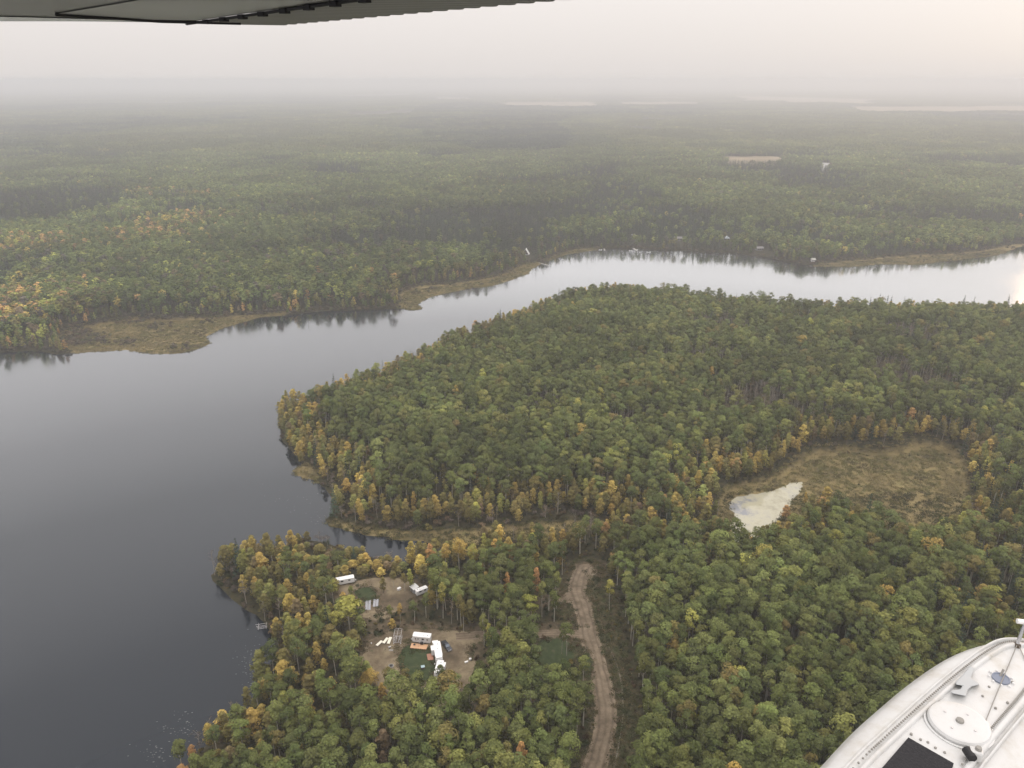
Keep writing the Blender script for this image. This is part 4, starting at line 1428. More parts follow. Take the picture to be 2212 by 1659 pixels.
def far_tints(x, y, d, r, shorew):
    k = len(x)
    a1, a2, a3, a4 = fbm(x, y, 70, 81), fbm(x, y, 190, 82, 4), fbm(x, y, 28, 83), fbm(x, y * .6, 420, 84)
    spw = np.clip((a2 - .47) * 6, 0.02, .9) + .04
    gs_ = np.zeros(k)
    for (gu, gv, gr) in FAR_GOLD:
        c = gp(gu, gv, 10)
        gs_ = np.maximum(gs_, np.exp(-((x - c.x) ** 2 + (y - c.y) ** 2) / gr ** 2))
    spw = spw * (1 - gs_)
    pal = np.stack([.75 + 0 * a1, .9 + 0 * a1, .25 + 1.7 * np.clip(a1 - .52, 0, 1) * 2, .03 + .8 * np.clip(a3 - .62, 0, 1) + .5 * np.clip(a4 - .6, 0, 1) + .5 * gs_, .003 + .3 * np.clip(a1 - .72, 0, 1) + .12 * shorew + .7 * gs_, .001 + .05 * shorew + .9 * gs_, .10 + .8 * shorew + 2.2 * gs_, .02 + .22 * shorew + .5 * np.clip(a4 - .66, 0, 1) + .6 * gs_, .05 + .35 * np.clip(a4 - .62, 0, 1)], 1)
    ci = pick(pal, r)
    isp = r.uniform(0, 1, k) < spw * (1 - .85 * shorew)
    t_ = PAL[np.where(isp, 9, ci)] * np.array([.90, .98, 1.0]) * (1 + .15 * r.normal(0, 1, (k, 1)).clip(-2, 2)) * (.55 + .95 * fbm(x, y, 60, 88))[:, None] * (.42 + 1.25 * fbm(x, y * .7, 280, 89))[:, None]
    return t_, isp, a1


fx, fy = jitter_grid(-1700, 1900, 430, 2150, 5.4, 51)
fs = signed(fx, fy, FAR)
keep = fs > 1.5
fx, fy, fs = fx[keep], fy[keep], fs[keep]
u_, v_, d_ = to_px(fx, fy, 8)
keep = (u_ > -170) & (u_ < 2382) & (v_ > 60)
fx, fy, fs = fx[keep], fy[keep], fs[keep]
keep = marsh_sd(fx, fy) < -1.0
for p in FIELDS + [FARPOND]:
    keep &= signed(fx, fy, p) < 0
fx, fy, fs = fx[keep], fy[keep], fs[keep]
fz = height(fx, fy)
HW = {k_: gp(*p, 2.0) for k_, p in HOUSES.items()}
keep = fz > .25
for k_, q in HW.items():
    keep &= ~((np.abs(fx - q.x) < 8) & (fy < q.y + 5) & (fy > q.y - 38))
fx, fy, fs, fz = fx[keep], fy[keep], fs[keep], fz[keep]
r = np.random.default_rng(52)
sh_w = np.exp(-(np.minimum(fs, -marsh_sd(fx, fy)) / 20) ** 2) * np.where(to_px(fx, fy, 0)[0] < 1250, 1.0, .35)
ft, fsp, fn = far_tints(fx, fy, None, r, sh_w)
k = len(fx)
fb = (r.uniform(0, 1, k) < np.clip(sh_w * .8 + .12, 0, 1)) & ~fsp
fi = np.where(fsp, 7 + r.integers(0, 3, k), np.where(fb, 4 + r.integers(0, 3, k), r.integers(0, 4, k)))
fh = np.where(fsp, r.uniform(.8, 1.2, k), np.where(fb, r.uniform(.7, 1.25, k) * (1 - .25 * sh_w), r.uniform(.78, 1.12, k) * (.85 + .3 * fn)))
scatter('far_shore_forest', FARSP['aspen'] + FARSP['birch'] + FARSP['spruce'], fx, fy, fz - .2, fi, fh * r.uniform(1.15, 1.55, k), fh, ft, 'mixed green and golden forest running back from the far lake shore')

# ---- woods beyond, as blocks of canopy
def far_blocks(name, y0, y1, step, sw, sh, seed, label):
    half = y1 * .80
    bx_, by_ = jitter_grid(-half, half, y0, y1, step, seed, .3)
    u_, v_, d_ = to_px(bx_, by_, 8)
    keep = (u_ > -150) & (u_ < 2362)
    bx_, by_ = bx_[keep], by_[keep]
    keep = np.ones(len(bx_), bool)
    for p in FIELDS + [FARPOND]:
        keep &= signed(bx_, by_, p) < step * .25
    cl = fbm(bx_, by_ * .7, 700 if y0 < 6000 else 1500, 95, 4)
    keep &= cl < .70
    bx_, by_ = bx_[keep], by_[keep]
    bz_ = height(bx_, by_)
    r_ = np.random.default_rng(seed + 1)
    t_, isp_, a_ = far_tints(bx_, by_, None, r_, np.zeros(len(bx_)))
    kk = len(bx_)
    gi_ = np.where(isp_, r_.choice([2, 5], kk), r_.choice([0, 1, 3, 4], kk))
    # broad stands of one colour
    b2 = fbm(bx_, by_ * .5, 900, 97, 3)
    t_ = t_ * .5 + PAL[np.where(b2 > .56, 2, np.where(b2 < .44, 9, 1))] * .5
    scatter(name, GROVES, bx_, by_, bz_ - .3, gi_, np.full(kk, sw) * r_.uniform(.9, 1.15, kk), sh * r_.uniform(.75, 1.2, kk), t_, label)


far_blocks('middle_distance_forest', 2140, 8000, 20.5, 1.0, 1.0, 61, 'hazy forest stretching back beyond the far shore')
far_blocks('horizon_forest', 7950, 26000, 72, 3.4, 1.25, 63, 'pale hazy forest fading into the horizon')
# ------------------------------------------------------------------ things in the clearings
def at_xy(a, b):
    return math.atan2(b[1] - a[1], b[0] - a[0])


def wheel(parent, x, y, r=.36, w=.24):
    t = MB().lathe([(r * .62, -w / 2), (r, -w / 2 + .03), (r, w / 2 - .03), (r * .62, w / 2)], (x, y, r), 16, 'y').build('wheel', BLACK, parent)
    MB().lathe([(r * .2, -w / 2 - .015), (r * .6, -w / 2 - .005), (r * .6, w / 2 + .005), (r * .2, w / 2 + .015)], (x, y, r), 12, 'y').build('rim', CHROME, t)


def trailer(loc, rz, L, W, Hh, label, name='travel_trailer', nose=.45, slides=(), win=True, decal=True, tongue=True):
    """White camping trailer; x runs to the nose, +y is the kerb side."""
    t = thing(name, label, 'trailer', loc, rz)
    h, b = L / 2, .55
    prof = [(-h, b), (h - .25, b), (h, b + .75), (h - nose * .25, Hh - .75), (h - nose, Hh - .05), (-h + .18, Hh - .05), (-h, Hh - .3)]
    MB().prism(prof, -W / 2, W / 2).build('body', OFFWHITE, t, bevel=.05)
    rp = [(-h - .02, -W / 2 - .04), (h - nose * .9, -W / 2 - .04), (h - nose * .3, -W / 2 + .25), (h - nose * .3, W / 2 - .25), (h - nose * .9, W / 2 + .04), (-h - .02, W / 2 + .04)]
    rf = MB().prism(rp, Hh - .047, Hh + .03, 'z').build('roof', WHITE, t, bevel=.02)
    MB().box(-.1 * L, 0, Hh + .155, .95, .75, .24, tap=.82).build('air_conditioner', WHITE, rf, bevel=.04)
    for xx in (-.33 * L, .2 * L):
        MB().box(xx, .3, Hh + .075, .42, .42, .08).build('roof_vent', GREYDECK if xx < 0 else OFFWHITE, rf)
    if win:
        d = MB().box(-.34 * L, W / 2 + .012, 1.55, .72, .05, 1.95).build('door', OFFWHITE, t)
        MB().box(-.34 * L, W / 2 + .045, 1.95, .46, .03, .75).build('door_window', DGLASS, d)
        for xx, ww, hh_ in ((-.10 * L, .9, .62), (.16 * L, .5, .5), (.30 * L, .40, .9)):
            wdw = MB().box(xx, W / 2 + .012, 2.0, ww, .05, hh_).build('window', DGLASS, t)
            MB().box(xx, W / 2 + .02, 2.0 - hh_ / 2 - .03, ww + .08, .06, .05).build('window_frame', ALU, wdw)
        for xx, ww in ((-.2 * L, 1.1), (.2 * L, .9)):
            MB().box(xx, -W / 2 - .012, 2.0, ww, .05, .6).build('window', DGLASS, t)
        a = MB().tube((-.42 * L, W / 2 + .09, Hh - .14), (.30 * L, W / 2 + .09, Hh - .14), .07, n=8).build('awning_roll', OFFWHITE, t)
        for xx in (-.41 * L, .29 * L):
            MB().box(xx, W / 2 + .07, Hh / 2 + .35, .06, .05, Hh - 1.1).build('awning_arm', ALU, a)
    if decal:
        q = []
        for i in range(13):
            s = i / 12
            q.append((.02 * L + s * .40 * L, W / 2 + .006, 1.15 + .35 * math.sin(s * 4.4)))
        mb = MB()
        mb.grid([[(p[0], p[1], p[2] + .07 * (1 - abs(2 * i / 12 - 1))) for i, p in enumerate(q)], [(p[0], p[1], p[2] - .12 * (1 - abs(2 * i / 12 - 1))) for i, p in enumerate(q)]])
        mb.build('swoosh_decal', GREYWALL, t)
    for sgn in (-1, 1):
        for xx in (-.42, .42):
            wheel(t, -.08 * L + xx, sgn * (W / 2 - .16))
    MB().box(0, 0, .47, L * .96, W * .62, .13).build('chassis', BLACK, t)
    if tongue:
        MB().path([(h - .2, .55, .46), (h + 1.05, 0, .46), (h - .2, -.55, .46)], .05).build('tow_hitch', BLACK, t)
        for s in (-.16, .16):
            MB().lathe([(.05, .50), (.15, .55), (.15, .92), (.05, 1.0)], (h + .38, s, 0), 12).build('gas_bottle', WHITE, t)
        MB().tube((h + .8, 0, 0), (h + .8, 0, .9), .035).build('jack', ALU, t)
    for (x0, x1, y0, y1, z1) in slides:
        s = MB().box((x0 + x1) / 2, (y0 + y1) / 2, (z1 + .75) / 2, x1 - x0, y1 - y0, z1 - .75).build('slide_out', OFFWHITE, t, bevel=.03)
        MB().box((x0 + x1) / 2, (y0 + y1) / 2, z1 + .022, x1 - x0 + .06, y1 - y0 + .06, .04).build('slide_roof', WHITE, s)
        MB().box((x0 + x1) / 2, (y1 if abs(y1) > abs(y0) else y0) + (.012 if y1 > 0 else -.012), 1.9, min(1.0, (x1 - x0) * .5), .03, .5).build('slide_window', DGLASS, s)
    return t


def mid(a, b, k=.5):
    return (a[0] * (1 - k) + b[0] * k, a[1] * (1 - k) + b[1] * k, G)


# travel trailer across the view (its door side faces the tan deck)
t1 = trailer((-34.05, 234.75, G), math.pi + R(-8.2), 7.0, 2.45, 3.1, 'white travel trailer side-on behind the tan wooden deck', slides=(), nose=.55)
# fifth-wheel pointing toward the camera
t2 = trailer((-27.15, 226.1, G), R(-78.5), 9.2, 2.5, 3.45, 'long white trailer seen from its roof between the pickup and the lawn', name='fifth_wheel_trailer', nose=1.3,
             slides=((-3.1, -.5, -2.35, -1.25, 3.1), (-4.6 - 1.0, -4.6, -1.55, .55, 3.1)), decal=True)
for o in t2.children:
    if o.name.startswith('slide_out') and False:
        pass
t3 = trailer((-26.1, 218.3, G), R(-97), 6.6, 2.3, 2.7, 'small white trailer half hidden by trees in front of the long white trailer', name='travel_trailer', nose=.5, slides=((-2.6, -.4, 1.15, 2.05, 2.5),), decal=False)
t4 = trailer((-70.2, 271.0, G), R(18.5), 7.6, 2.4, 2.75, 'long white trailer lying behind the lime-green trees at the upper clearing', name='travel_trailer', nose=.5)
t5 = trailer((-37.3, 263.9, G), R(34), 5.3, 2.0, 2.5, 'short white trailer with a bright roof beside the metal-roofed shed', name='travel_trailer', nose=.4, decal=False)


def deck(name, label, pts, z, mat, legs=True):
    """Low platform from four ground corners."""
    c = [Vector((p[0], p[1], 0)) for p in pts]
    cen = sum(c, Vector()) / 4
    t = thing(name, label, 'deck', (cen.x, cen.y, G))
    L = (c[1] - c[0]).length
    nb = max(6, int((c[3] - c[0]).length / .16))
    mb = MB()
    for i in range(nb):
        k0, k1 = (i + .04) / nb, (i + .96) / nb
        q = [c[0].lerp(c[3], k0), c[1].lerp(c[2], k0), c[1].lerp(c[2], k1), c[0].lerp(c[3], k1)]
        q = [p - cen for p in q]
        vs = [(p.x, p.y, z - .035) for p in q] + [(p.x, p.y, z + rnd.uniform(-.003, .003)) for p in q]
        mb.add(vs, [(3, 2, 1, 0), (4, 5, 6, 7), (0, 1, 5, 4), (1, 2, 6, 5), (2, 3, 7, 6), (3, 0, 4, 7)])
    tag(mb.build('deck_boards', mat, t), kind='stuff')
    fr = MB()
    for a, b_ in ((0, 1), (1, 2), (2, 3), (3, 0)):
        p, q = c[a].lerp(cen, .012) - cen, c[b_].lerp(cen, .012) - cen
        m_ = (p + q) / 2
        fr.box(m_.x, m_.y, z - .13, (q - p).length, .06, .18, math.atan2((q - p).y, (q - p).x))
    fr.build('deck_frame', REDWOOD, t)
    for p in c:
        p = p.lerp(cen, .06) - cen
        MB().box(p.x, p.y, (z - .2) / 2, .12, .12, z - .2).build('leg', REDWOOD, t)
    return t


deck('wooden_deck', 'tan wooden deck laid in front of the side-on travel trailer', [(-38.1, 230.9), (-31.95, 230.0), (-31.45, 232.6), (-37.8, 233.4)], .32, TAN)
deck('wooden_deck', 'square red-brown wooden deck beside the long white trailer', [(-30.75, 224.3), (-28.7, 224.6), (-29.2, 228.0), (-31.5, 227.5)], .30, REDWOOD)
ch = thing('fire_bowl', 'small dark bowl standing on the tan wooden deck', 'fire bowl', (-36.6, 232.2, G + .325))
MB().lathe([(.16, .16), (.42, .34), (.45, .36), (.40, .35), (.15, .20)], n=14).build('bowl', BLACK, ch)
for i in range(3):
    a = i * 2.1
    MB().tube((.2 * math.cos(a), .2 * math.sin(a), .2), (.32 * math.cos(a), .32 * math.sin(a), 0), .02).build('leg', BLACK, ch)
bq = thing('barbecue', 'dark covered barbecue standing by the trailer on the tan deck', 'barbecue', (-33.9, 232.65, G + .325), R(-8))
MB().prism([(-.6, .75), (.6, .75), (.6, .95), (.35, 1.12), (-.35, 1.12), (-.6, .95)], -.28, .28).build('lid', BLACK, bq, bevel=.03)
MB().box(0, 0, .42, 1.0, .5, .66).build('cabinet', BLACK, bq)
for sgn in (-1, 1):
    MB().box(sgn * .78, 0, .78, .34, .45, .04).build('side_shelf', GREYWALL, bq)
    MB().lathe([(.03, -.03), (.09, -.03), (.09, .03), (.03, .03)], (sgn * .42, .2, .09), 10, 'y').build('wheel', BLACK, bq)

# pickup truck
pk = thing('pickup_truck', 'dark blue-black pickup truck parked beside the long white trailer', 'truck', (-24.5, 231.4, G), math.atan2(-4.9, 3.0))
prof = [(-2.85, .55), (-2.85, 1.12), (-2.8, 1.18), (2.1, 1.18), (2.62, 1.10), (2.85, .98), (2.88, .55), (2.5, .42), (-2.6, .42)]
MB().prism(prof, -.96, .96).build('body', BLUEBLK, pk, bevel=.06)
cabs = []
for z_, xa, xb, w in ((1.183, -.95, 1.35, .90), (1.5, -.85, 1.0, .84), (1.84, -.62, .42, .73), (1.88, -.55, .34, .68)):
    cabs.append([(xa, -w, z_), (xb, -w, z_), (xb, w, z_), (xa, w, z_)])
mb = MB()
vs = [p for q in cabs for p in q]
fs = [(j * 4 + i, j * 4 + (i + 1) % 4, (j + 1) * 4 + (i + 1) % 4, (j + 1) * 4 + i) for j in range(3) for i in range(4)] + [(3, 2, 1, 0), (12, 13, 14, 15)]
cab = mb.add(vs, fs).build('cab', BLUEBLK, pk, bevel=.04)
MB().add([(1.33, -.80, 1.24), (1.33, .80, 1.24), (.50, .66, 1.815), (.50, -.66, 1.815)], [(0, 1, 2, 3)]).build('windscreen', GLASSB, cab).location = (.03, 0, .02)
MB().add([(-.93, -.78, 1.26), (-.66, -.64, 1.80), (-.66, .64, 1.80), (-.93, .78, 1.26)], [(0, 1, 2, 3)]).build('rear_window', DGLASS, cab).location = (-.025, 0, .01)
for sgn in (-1, 1):
    for xa, xb in ((-.72, .02), (.1, .86)):
        MB().add([(xa, sgn * .91, 1.26), (xb, sgn * .91, 1.26), (min(xb, .52), sgn * .765, 1.78), (max(xa, -.55), sgn * .765, 1.78)], [(0, 1, 2, 3)]).build('side_window', DGLASS, cab)
bd = MB()
bd.box(-1.9, 0, .86, 1.70, 1.60, .05)
bd.build('bed_floor', BLACK, pk)
MB().box(-1.88, 0, 1.2, 1.68, 1.58, .02).build('bed_liner', BLACK, pk)
for sgn in (-1, 1):
    MB().box(-1.9, sgn * .88, 1.22, 1.9, .12, .09).build('bed_rail', BLUEBLK, pk, bevel=.02)
    MB().box(2.83, sgn * .72, .93, .10, .34, .17).build('headlight', CHROME, pk, bevel=.02)
    MB().box(-2.86, sgn * .84, .95, .06, .14, .32).build('tail_light', plain('red_lens', (.25, .02, .02), .3), pk)
    MB().box(1.02, sgn * 1.06, 1.33, .12, .2, .15).build('mirror', BLUEBLK, pk, bevel=.02)
    for xx in (-1.75, 1.75):
        wheel(pk, xx, sgn * .86, .39, .26)
MB().box(2.87, 0, .86, .06, 1.0, .26).build('grille', ALU, pk, bevel=.01)
MB().box(2.93, 0, .56, .12, 1.85, .2).build('front_bumper', CHROME, pk, bevel=.03)
MB().box(-2.92, 0, .58, .12, 1.8, .16).build('rear_bumper', CHROME, pk, bevel=.03)

# boat lift with an open canopy frame
bl = thing('boat_lift', 'galvanised boat lift with an open canopy frame on the dirt', 'boat lift', (-43.3, 235.5, G), R(0))
hw, hl, top = 1.33, 2.95, 2.75
for sgn in (-1, 1):
    MB().tube((sgn * hw, -hl, top), (sgn * hw, hl, top), .055).build('canopy_rail', ALU, bl)
    MB().tube((sgn * hw, -hl * .85, .18), (sgn * hw, hl * .75, .18), .07).build('base_rail', ALU, bl)
    MB().box(sgn * .55, 0, .62, .16, 3.6, .12).build('bunk', GREYDECK, bl)
    for yy in (-hl * .62, hl * .5):
        MB().tube((sgn * hw, yy, 0), (sgn * hw, yy, top), .06).build('post', ALU, bl)
        MB().box(sgn * hw, yy, .03, .34, .34, .05).build('foot_pad', ALU, bl)
for i in range(7):
    yy = -hl + i * 2 * hl / 6
    MB().path([(-hw, yy, top), (-hw * .45, yy, top + .22), (0, yy, top + .30), (hw * .45, yy, top + .22), (hw, yy, top)], .04 if i in (0, 6) else .028).build('rib', ALU, bl)
MB().tube((0, -hl, top + .30), (0, hl, top + .30), .05).build('ridge_tube', ALU, bl)
for yy in (-hl * .62, hl * .5):
    MB().tube((-hw, yy, .42), (hw, yy, .42), .06).build('cross_beam', ALU, bl)
wh = MB()
for i in range(14):
    a0, a1 = i / 14 * 6.283, (i + 1) / 14 * 6.283
    wh.tube((-hw - .14, -hl * .62 + .42 * math.cos(a0), 1.35 + .42 * math.sin(a0)), (-hw - .14, -hl * .62 + .42 * math.cos(a1), 1.35 + .42 * math.sin(a1)), .025, n=4)
for i in range(3):
    a0 = i * 1.05
    wh.tube((-hw - .14, -hl * .62 - .42 * math.cos(a0), 1.35 - .42 * math.sin(a0)), (-hw - .14, -hl * .62 + .42 * math.cos(a0), 1.35 + .42 * math.sin(a0)), .015, n=4)
wh.build('winch_wheel', ALU, bl)


def dock_section(a, b, w, label, mat, group=None, zt=.42, name='dock_section', z0=G, legs=True):
    a, b = Vector((a[0], a[1], 0)), Vector((b[0], b[1], 0))
    c = (a + b) / 2
    L = (b - a).length
    t = thing(name, label, 'dock', (c.x, c.y, z0), math.atan2((b - a).y, (b - a).x), group)
    mb = MB()
    k = max(4, int(L / .3))
    for i in range(k):
        mb.box(-L / 2 + (i + .5) * L / k, 0, zt, L / k * .93, w, .04)
    tag(mb.build('deck_boards', mat, t), kind='stuff')
    for s in (-1, 1):
        MB().box(0, s * (w / 2 - .05), zt - .09, L, .05, .13).build('side_beam', ALU, t)
    if legs:
        for sx_ in (-.42, .42):
            for s in (-1, 1):
                lo = -zt - z0 + .2 if z0 < 1 else 0
                MB().tube((sx_ * L, s * (w / 2 - .06), lo), (sx_ * L, s * (w / 2 - .06), zt - .03), .03, n=5).build('leg', ALU, t)
    return t


dock_section((-50.75, 232.0), (-49.15, 234.6), 1.05, 'cream dock section lowest of the three, farthest from the boat lift', CREAM, 'cream dock sections stored on the dirt')
dock_section((-48.45, 233.25), (-47.3, 236.3), 1.05, 'middle one of the three cream dock sections on the dirt', CREAM, 'cream dock sections stored on the dirt')
dock_section((-46.55, 233.0), (-46.15, 236.7), 1.1, 'cream dock section nearest the boat lift', CREAM, 'cream dock sections stored on the dirt')
dock_section((-58.3, 253.2), (-59.2, 259.3), .95, 'outermost grey dock section lying at the upper clearing', GREYDECK, 'grey dock sections laid side by side', .12, legs=False)
dock_section((-57.15, 253.2), (-58.05, 259.3), .95, 'grey dock section second from the lake side at the upper clearing', GREYDECK, 'grey dock sections laid side by side', .12, legs=False)
dock_section((-55.6, 255.2), (-56.1, 260.0), .95, 'shorter grey dock section third from the lake side', GREYDECK, 'grey dock sections laid side by side', .12, legs=False)
dock_section((-54.5, 255.4), (-55.0, 260.0), .95, 'shorter grey dock section nearest the upper clearing dirt', GREYDECK, 'grey dock sections laid side by side', .12, legs=False)

# metal-roofed shed beside the upper trailer
sh_ = thing('shed', 'small shed with a pale ribbed metal roof at the upper clearing', 'shed', (-40.5, 265.3, G), R(-50))
MB().box(0, 0, 1.1, 2.7, 2.1, 2.2).build('wall', GREYWALL, sh_)
rf = MB().add([(-1.65, -1.35, 2.12), (1.65, -1.35, 2.12), (1.65, 1.35, 2.62), (-1.65, 1.35, 2.62), (-1.65, -1.35, 2.2), (1.65, -1.35, 2.2), (1.65, 1.35, 2.7), (-1.65, 1.35, 2.7)],
              [(3, 2, 1, 0), (4, 5, 6, 7), (0, 1, 5, 4), (1, 2, 6, 5), (2, 3, 7, 6), (3, 0, 4, 7)]).build('roof', OFFWHITE, sh_)
for i in range(9):
    MB().tube((-1.5 + i * .375, -1.33, 2.215), (-1.5 + i * .375, 1.33, 2.715), .03, n=4).build('roof_rib', WHITE, rf)
MB().box(-.3, -1.065, 1.0, .8, .04, 1.9).build('door', CABINWALL, sh_)

# smaller odds and ends
tb = thing('hot_tub', 'pale blue-grey tub at the lawn edge below the long white trailer', 'tub', (-32.15, 220.4, G), R(15))
MB().box(0, 0, .42, 1.25, 1.15, .84).build('tub_wall', CABINWALL, tb, bevel=.05)
MB().box(0, 0, .88, 1.35, 1.25, .09).build('lid', GREYBLUE, tb, bevel=.04)


def bottle(loc, label, r=.3, h=.75, mat=WHITE, name='gas_bottle', cat='gas bottle'):
    t = thing(name, label, cat, loc)
    MB().lathe([(.4 * r, 0), (r, .06), (r, h - .15), (.75 * r, h - .04), (.25 * r, h)], n=14).build('tank', mat, t, smooth=True)
    MB().lathe([(.38 * r, h - .02), (.42 * r, h + .1), (.3 * r, h + .11)], n=10).build('collar', ALU, t)


bottle((-28.0, 222.3, G), 'white gas bottle at the nose of the long white trailer', .24, .6)
bottle((-15.3, 224.6, G), 'white round tank at the dirt edge right of the trailers', .48, .95, name='water_tank', cat='tank')
bottle((-53.0, 233.4, G), 'white canister on the dirt beyond the lowest cream dock section', .26, .5)
bottle((-45.0, 219.4, G), 'black barrel beside the stone fire ring', .3, .8, BLACK, 'barrel', 'barrel')
bx = thing('storage_box', 'white storage box lying near the round white tank', 'box', (-16.6, 223.4, G), R(25))
MB().box(0, 0, .2, 1.3, .6, .4).build('box_body', OFFWHITE, bx, bevel=.03)
MB().box(0, 0, .43, 1.36, .66, .06).build('lid', WHITE, bx, bevel=.02)
bx = thing('storage_box', 'small white box at the upper clearing under the olive trees', 'box', (-47.0, 266.3, G), R(40))
MB().box(0, 0, .5, 1.5, 1.0, 1.0).build('box_body', OFFWHITE, bx, bevel=.03)
MB().box(0, 0, 1.03, 1.56, 1.06, .06).build('lid', WHITE, bx, bevel=.02)
fr_ = thing('fire_ring', 'ring of grey stones on the dirt below the cream docks', 'fire ring', (-43.8, 221.6, G), 0)
for i in range(11):
    a = i / 11 * 6.283
    s = rnd.uniform(.2, .3)
    MB().lathe([(s * .5, 0), (s, s * .4), (s * .8, s * .95), (s * .3, s * 1.1)], (.85 * math.cos(a), .85 * math.sin(a), 0), 7).build('stone', STONE, fr_)
MB().lathe([(.72, .02), (.3, .05)], n=12).build('ash', BLACK, fr_)
ge = thing('log_splitter', 'small grey machine on a pad between the docks and the lawn', 'machine', (-45.7, 231.1, G), R(30))
MB().box(0, 0, .55, 1.0, .35, .3).build('engine', ALU, ge, bevel=.03)
MB().tube((-.8, 0, .35), (1.1, 0, .35), .06).build('beam', BLACK, ge)
for s in (-1, 1):
    wheel(ge, -.1, s * .42, .26, .16)
MB().tube((1.0, 0, 0), (1.0, 0, .35), .04).build('stand', BLACK, ge)
pl_ = MB().box(0, 0, .03, 1.7, .7, .06).build('stepping_slab', STONE)
pl_.location = (-45.0, 229.9, G + .003)
tag(pl_, 'flat grey slab lying beside the small grey machine', 'slab')
sm_ = thing('sign_board', 'small white board at the tree edge above the upper trailer', 'board', (-72.2, 276.6, G), R(10))
MB().box(0, 0, 1.2, .9, .05, .6).build('panel', WHITE, sm_)
MB().box(0, .05, .6, .08, .06, 1.2).build('post', GREYDECK, sm_)
# aluminium dock frame in the water by the wooded tip
q = gp(573, 1352, .6)
df_ = thing('boat_hoist', 'silver dock frame standing in the water under the shore trees', 'dock', (q.x - 1.2, q.y, 0), R(14))
for i, yy in enumerate((-1.5, -.7, .1, 1.3)):
    MB().tube((-1.7 - .3 * i, yy, .6), (1.9, yy, .6), .06).build('rail', ALU, df_)
for xx in (-1.4, 1.5):
    MB().tube((xx, -1.6, .56), (xx, 1.4, .56), .05).build('cross_bar', ALU, df_)
    for yy in (-1.5, 1.3):
        MB().tube((xx, yy, -1.2), (xx, yy, 1.3), .05).build('post', ALU, df_)


# ------------------------------------------------------------------ cabins, docks and boats on the far shore
def gz(x_, y_):
    return max(.3, float(height(np.array([x_]), np.array([y_]))[0]))


def cabin(key, label, w, dpt, wall_h, roof_h, wall, roof, style='gable', rz=0.0):
    q = HW[key]
    z0 = gz(q.x, q.y)
    t = thing('cabin', label, 'cabin', (q.x, q.y, z0), rz)
    if style == 'aframe':
        tri = [(-w / 2, 0), (w / 2, 0), (0, roof_h)]
        MB().prism([(-w / 2 + .3, .02), (w / 2 - .3, .02), (0, roof_h - .4)], -dpt / 2 + .3, dpt / 2 - .3).build('wall', wall, t)
        for s in (-1, 1):
            MB().prism([(s * (w / 2 + .1), 0), (s * (w / 2 - .25), 0), (0, roof_h - .3), (0, roof_h + .05)], -dpt / 2, dpt / 2).build('roof', roof, t)
        for xx, zz, ww, hh in ((-1.1, 1.2, 1.3, 1.6), (1.1, 1.2, 1.3, 1.6), (0, 3.6, 1.5, 1.3)):
            MB().box(xx, -dpt / 2 + .27, zz, ww, .08, hh).build('window', DGLASS, t)
        MB().box(0, -dpt / 2 - 1.3, .35, w * .9, 2.6, .12).build('porch', GREYDECK, t)
        return t
    MB().box(0, 0, wall_h / 2 - .6, w, dpt, wall_h + 1.2).build('wall', wall, t)
    ov = .6
    if style == 'hip':
        vs = [(-w / 2 - ov, -dpt / 2 - ov, wall_h), (w / 2 + ov, -dpt / 2 - ov, wall_h), (w / 2 + ov, dpt / 2 + ov, wall_h), (-w / 2 - ov, dpt / 2 + ov, wall_h), (-w * .22, 0, wall_h + roof_h), (w * .22, 0, wall_h + roof_h)]
        MB().add(vs, [(0, 1, 5, 4), (1, 2, 5), (2, 3, 4, 5), (3, 0, 4), (3, 2, 1, 0)]).build('roof', roof, t)
    else:
        for s in (-1, 1):
            MB().prism([(s * (dpt / 2 + ov), wall_h - .25), (0, wall_h + roof_h), (0, wall_h + roof_h + .18), (s * (dpt / 2 + ov), wall_h - .05)], -w / 2 - ov, w / 2 + ov, 'x').build('roof', roof, t)
        MB().prism([(-dpt / 2, wall_h), (dpt / 2, wall_h), (0, wall_h + roof_h)], -w / 2 + .02, w / 2 - .02, 'x').build('gable', wall, t)
    for k_ in range(3):
        MB().box((k_ - 1) * w * .3, -dpt / 2 - .02, wall_h * .55, w * .17, .08, wall_h * .4).build('window', DGLASS, t)
    MB().box(w * .42, -dpt / 2 - .02, wall_h * .4, .9, .1, wall_h * .75).build('door', CABINWALL, t)
    MB().box(w * .3, .8, wall_h + roof_h * .8, .6, .6, 1.2).build('chimney', STONE, t)
    return t


cabin('aframe', 'white A-frame cabin on the grassy point of the far shore', 8.5, 8, 0, 7.0, CABINWALL, WHITE, 'aframe', R(-8))
cabin('blueroof', 'far shore cabin with a wide pale blue hipped roof', 11, 8, 3.0, 2.6, CABINWALL, CABINROOF, 'hip')
cabin('greyhouse', 'dull grey cabin half hidden in trees behind the middle dock', 10, 7, 2.8, 2.0, GREYWALL, GREYROOF)
cabin('lowhouse', 'low grey-blue cabin right of the pale blue roofed one', 8, 6, 2.6, 1.6, GREYWALL, GREYROOF, 'gable', R(10))
cabin('smallroof', 'small pale-roofed hut set back in the far shore trees', 5, 4.5, 2.6, 1.5, GREYWALL, GREYROOF, 'hip')
cabin('whiteshed', 'little white boathouse at the last dock of the far shore', 4.2, 4, 2.4, 1.2, OFFWHITE, GREYPALE, 'gable')


def far_dock(u1, v1, u2, v2, w, label):
    a, b_ = gp(u1, v1, .5), gp(u2, v2, .5)
    return dock_section(a, b_, w, label, GREYPALE, None, .55, 'dock', 0.0)


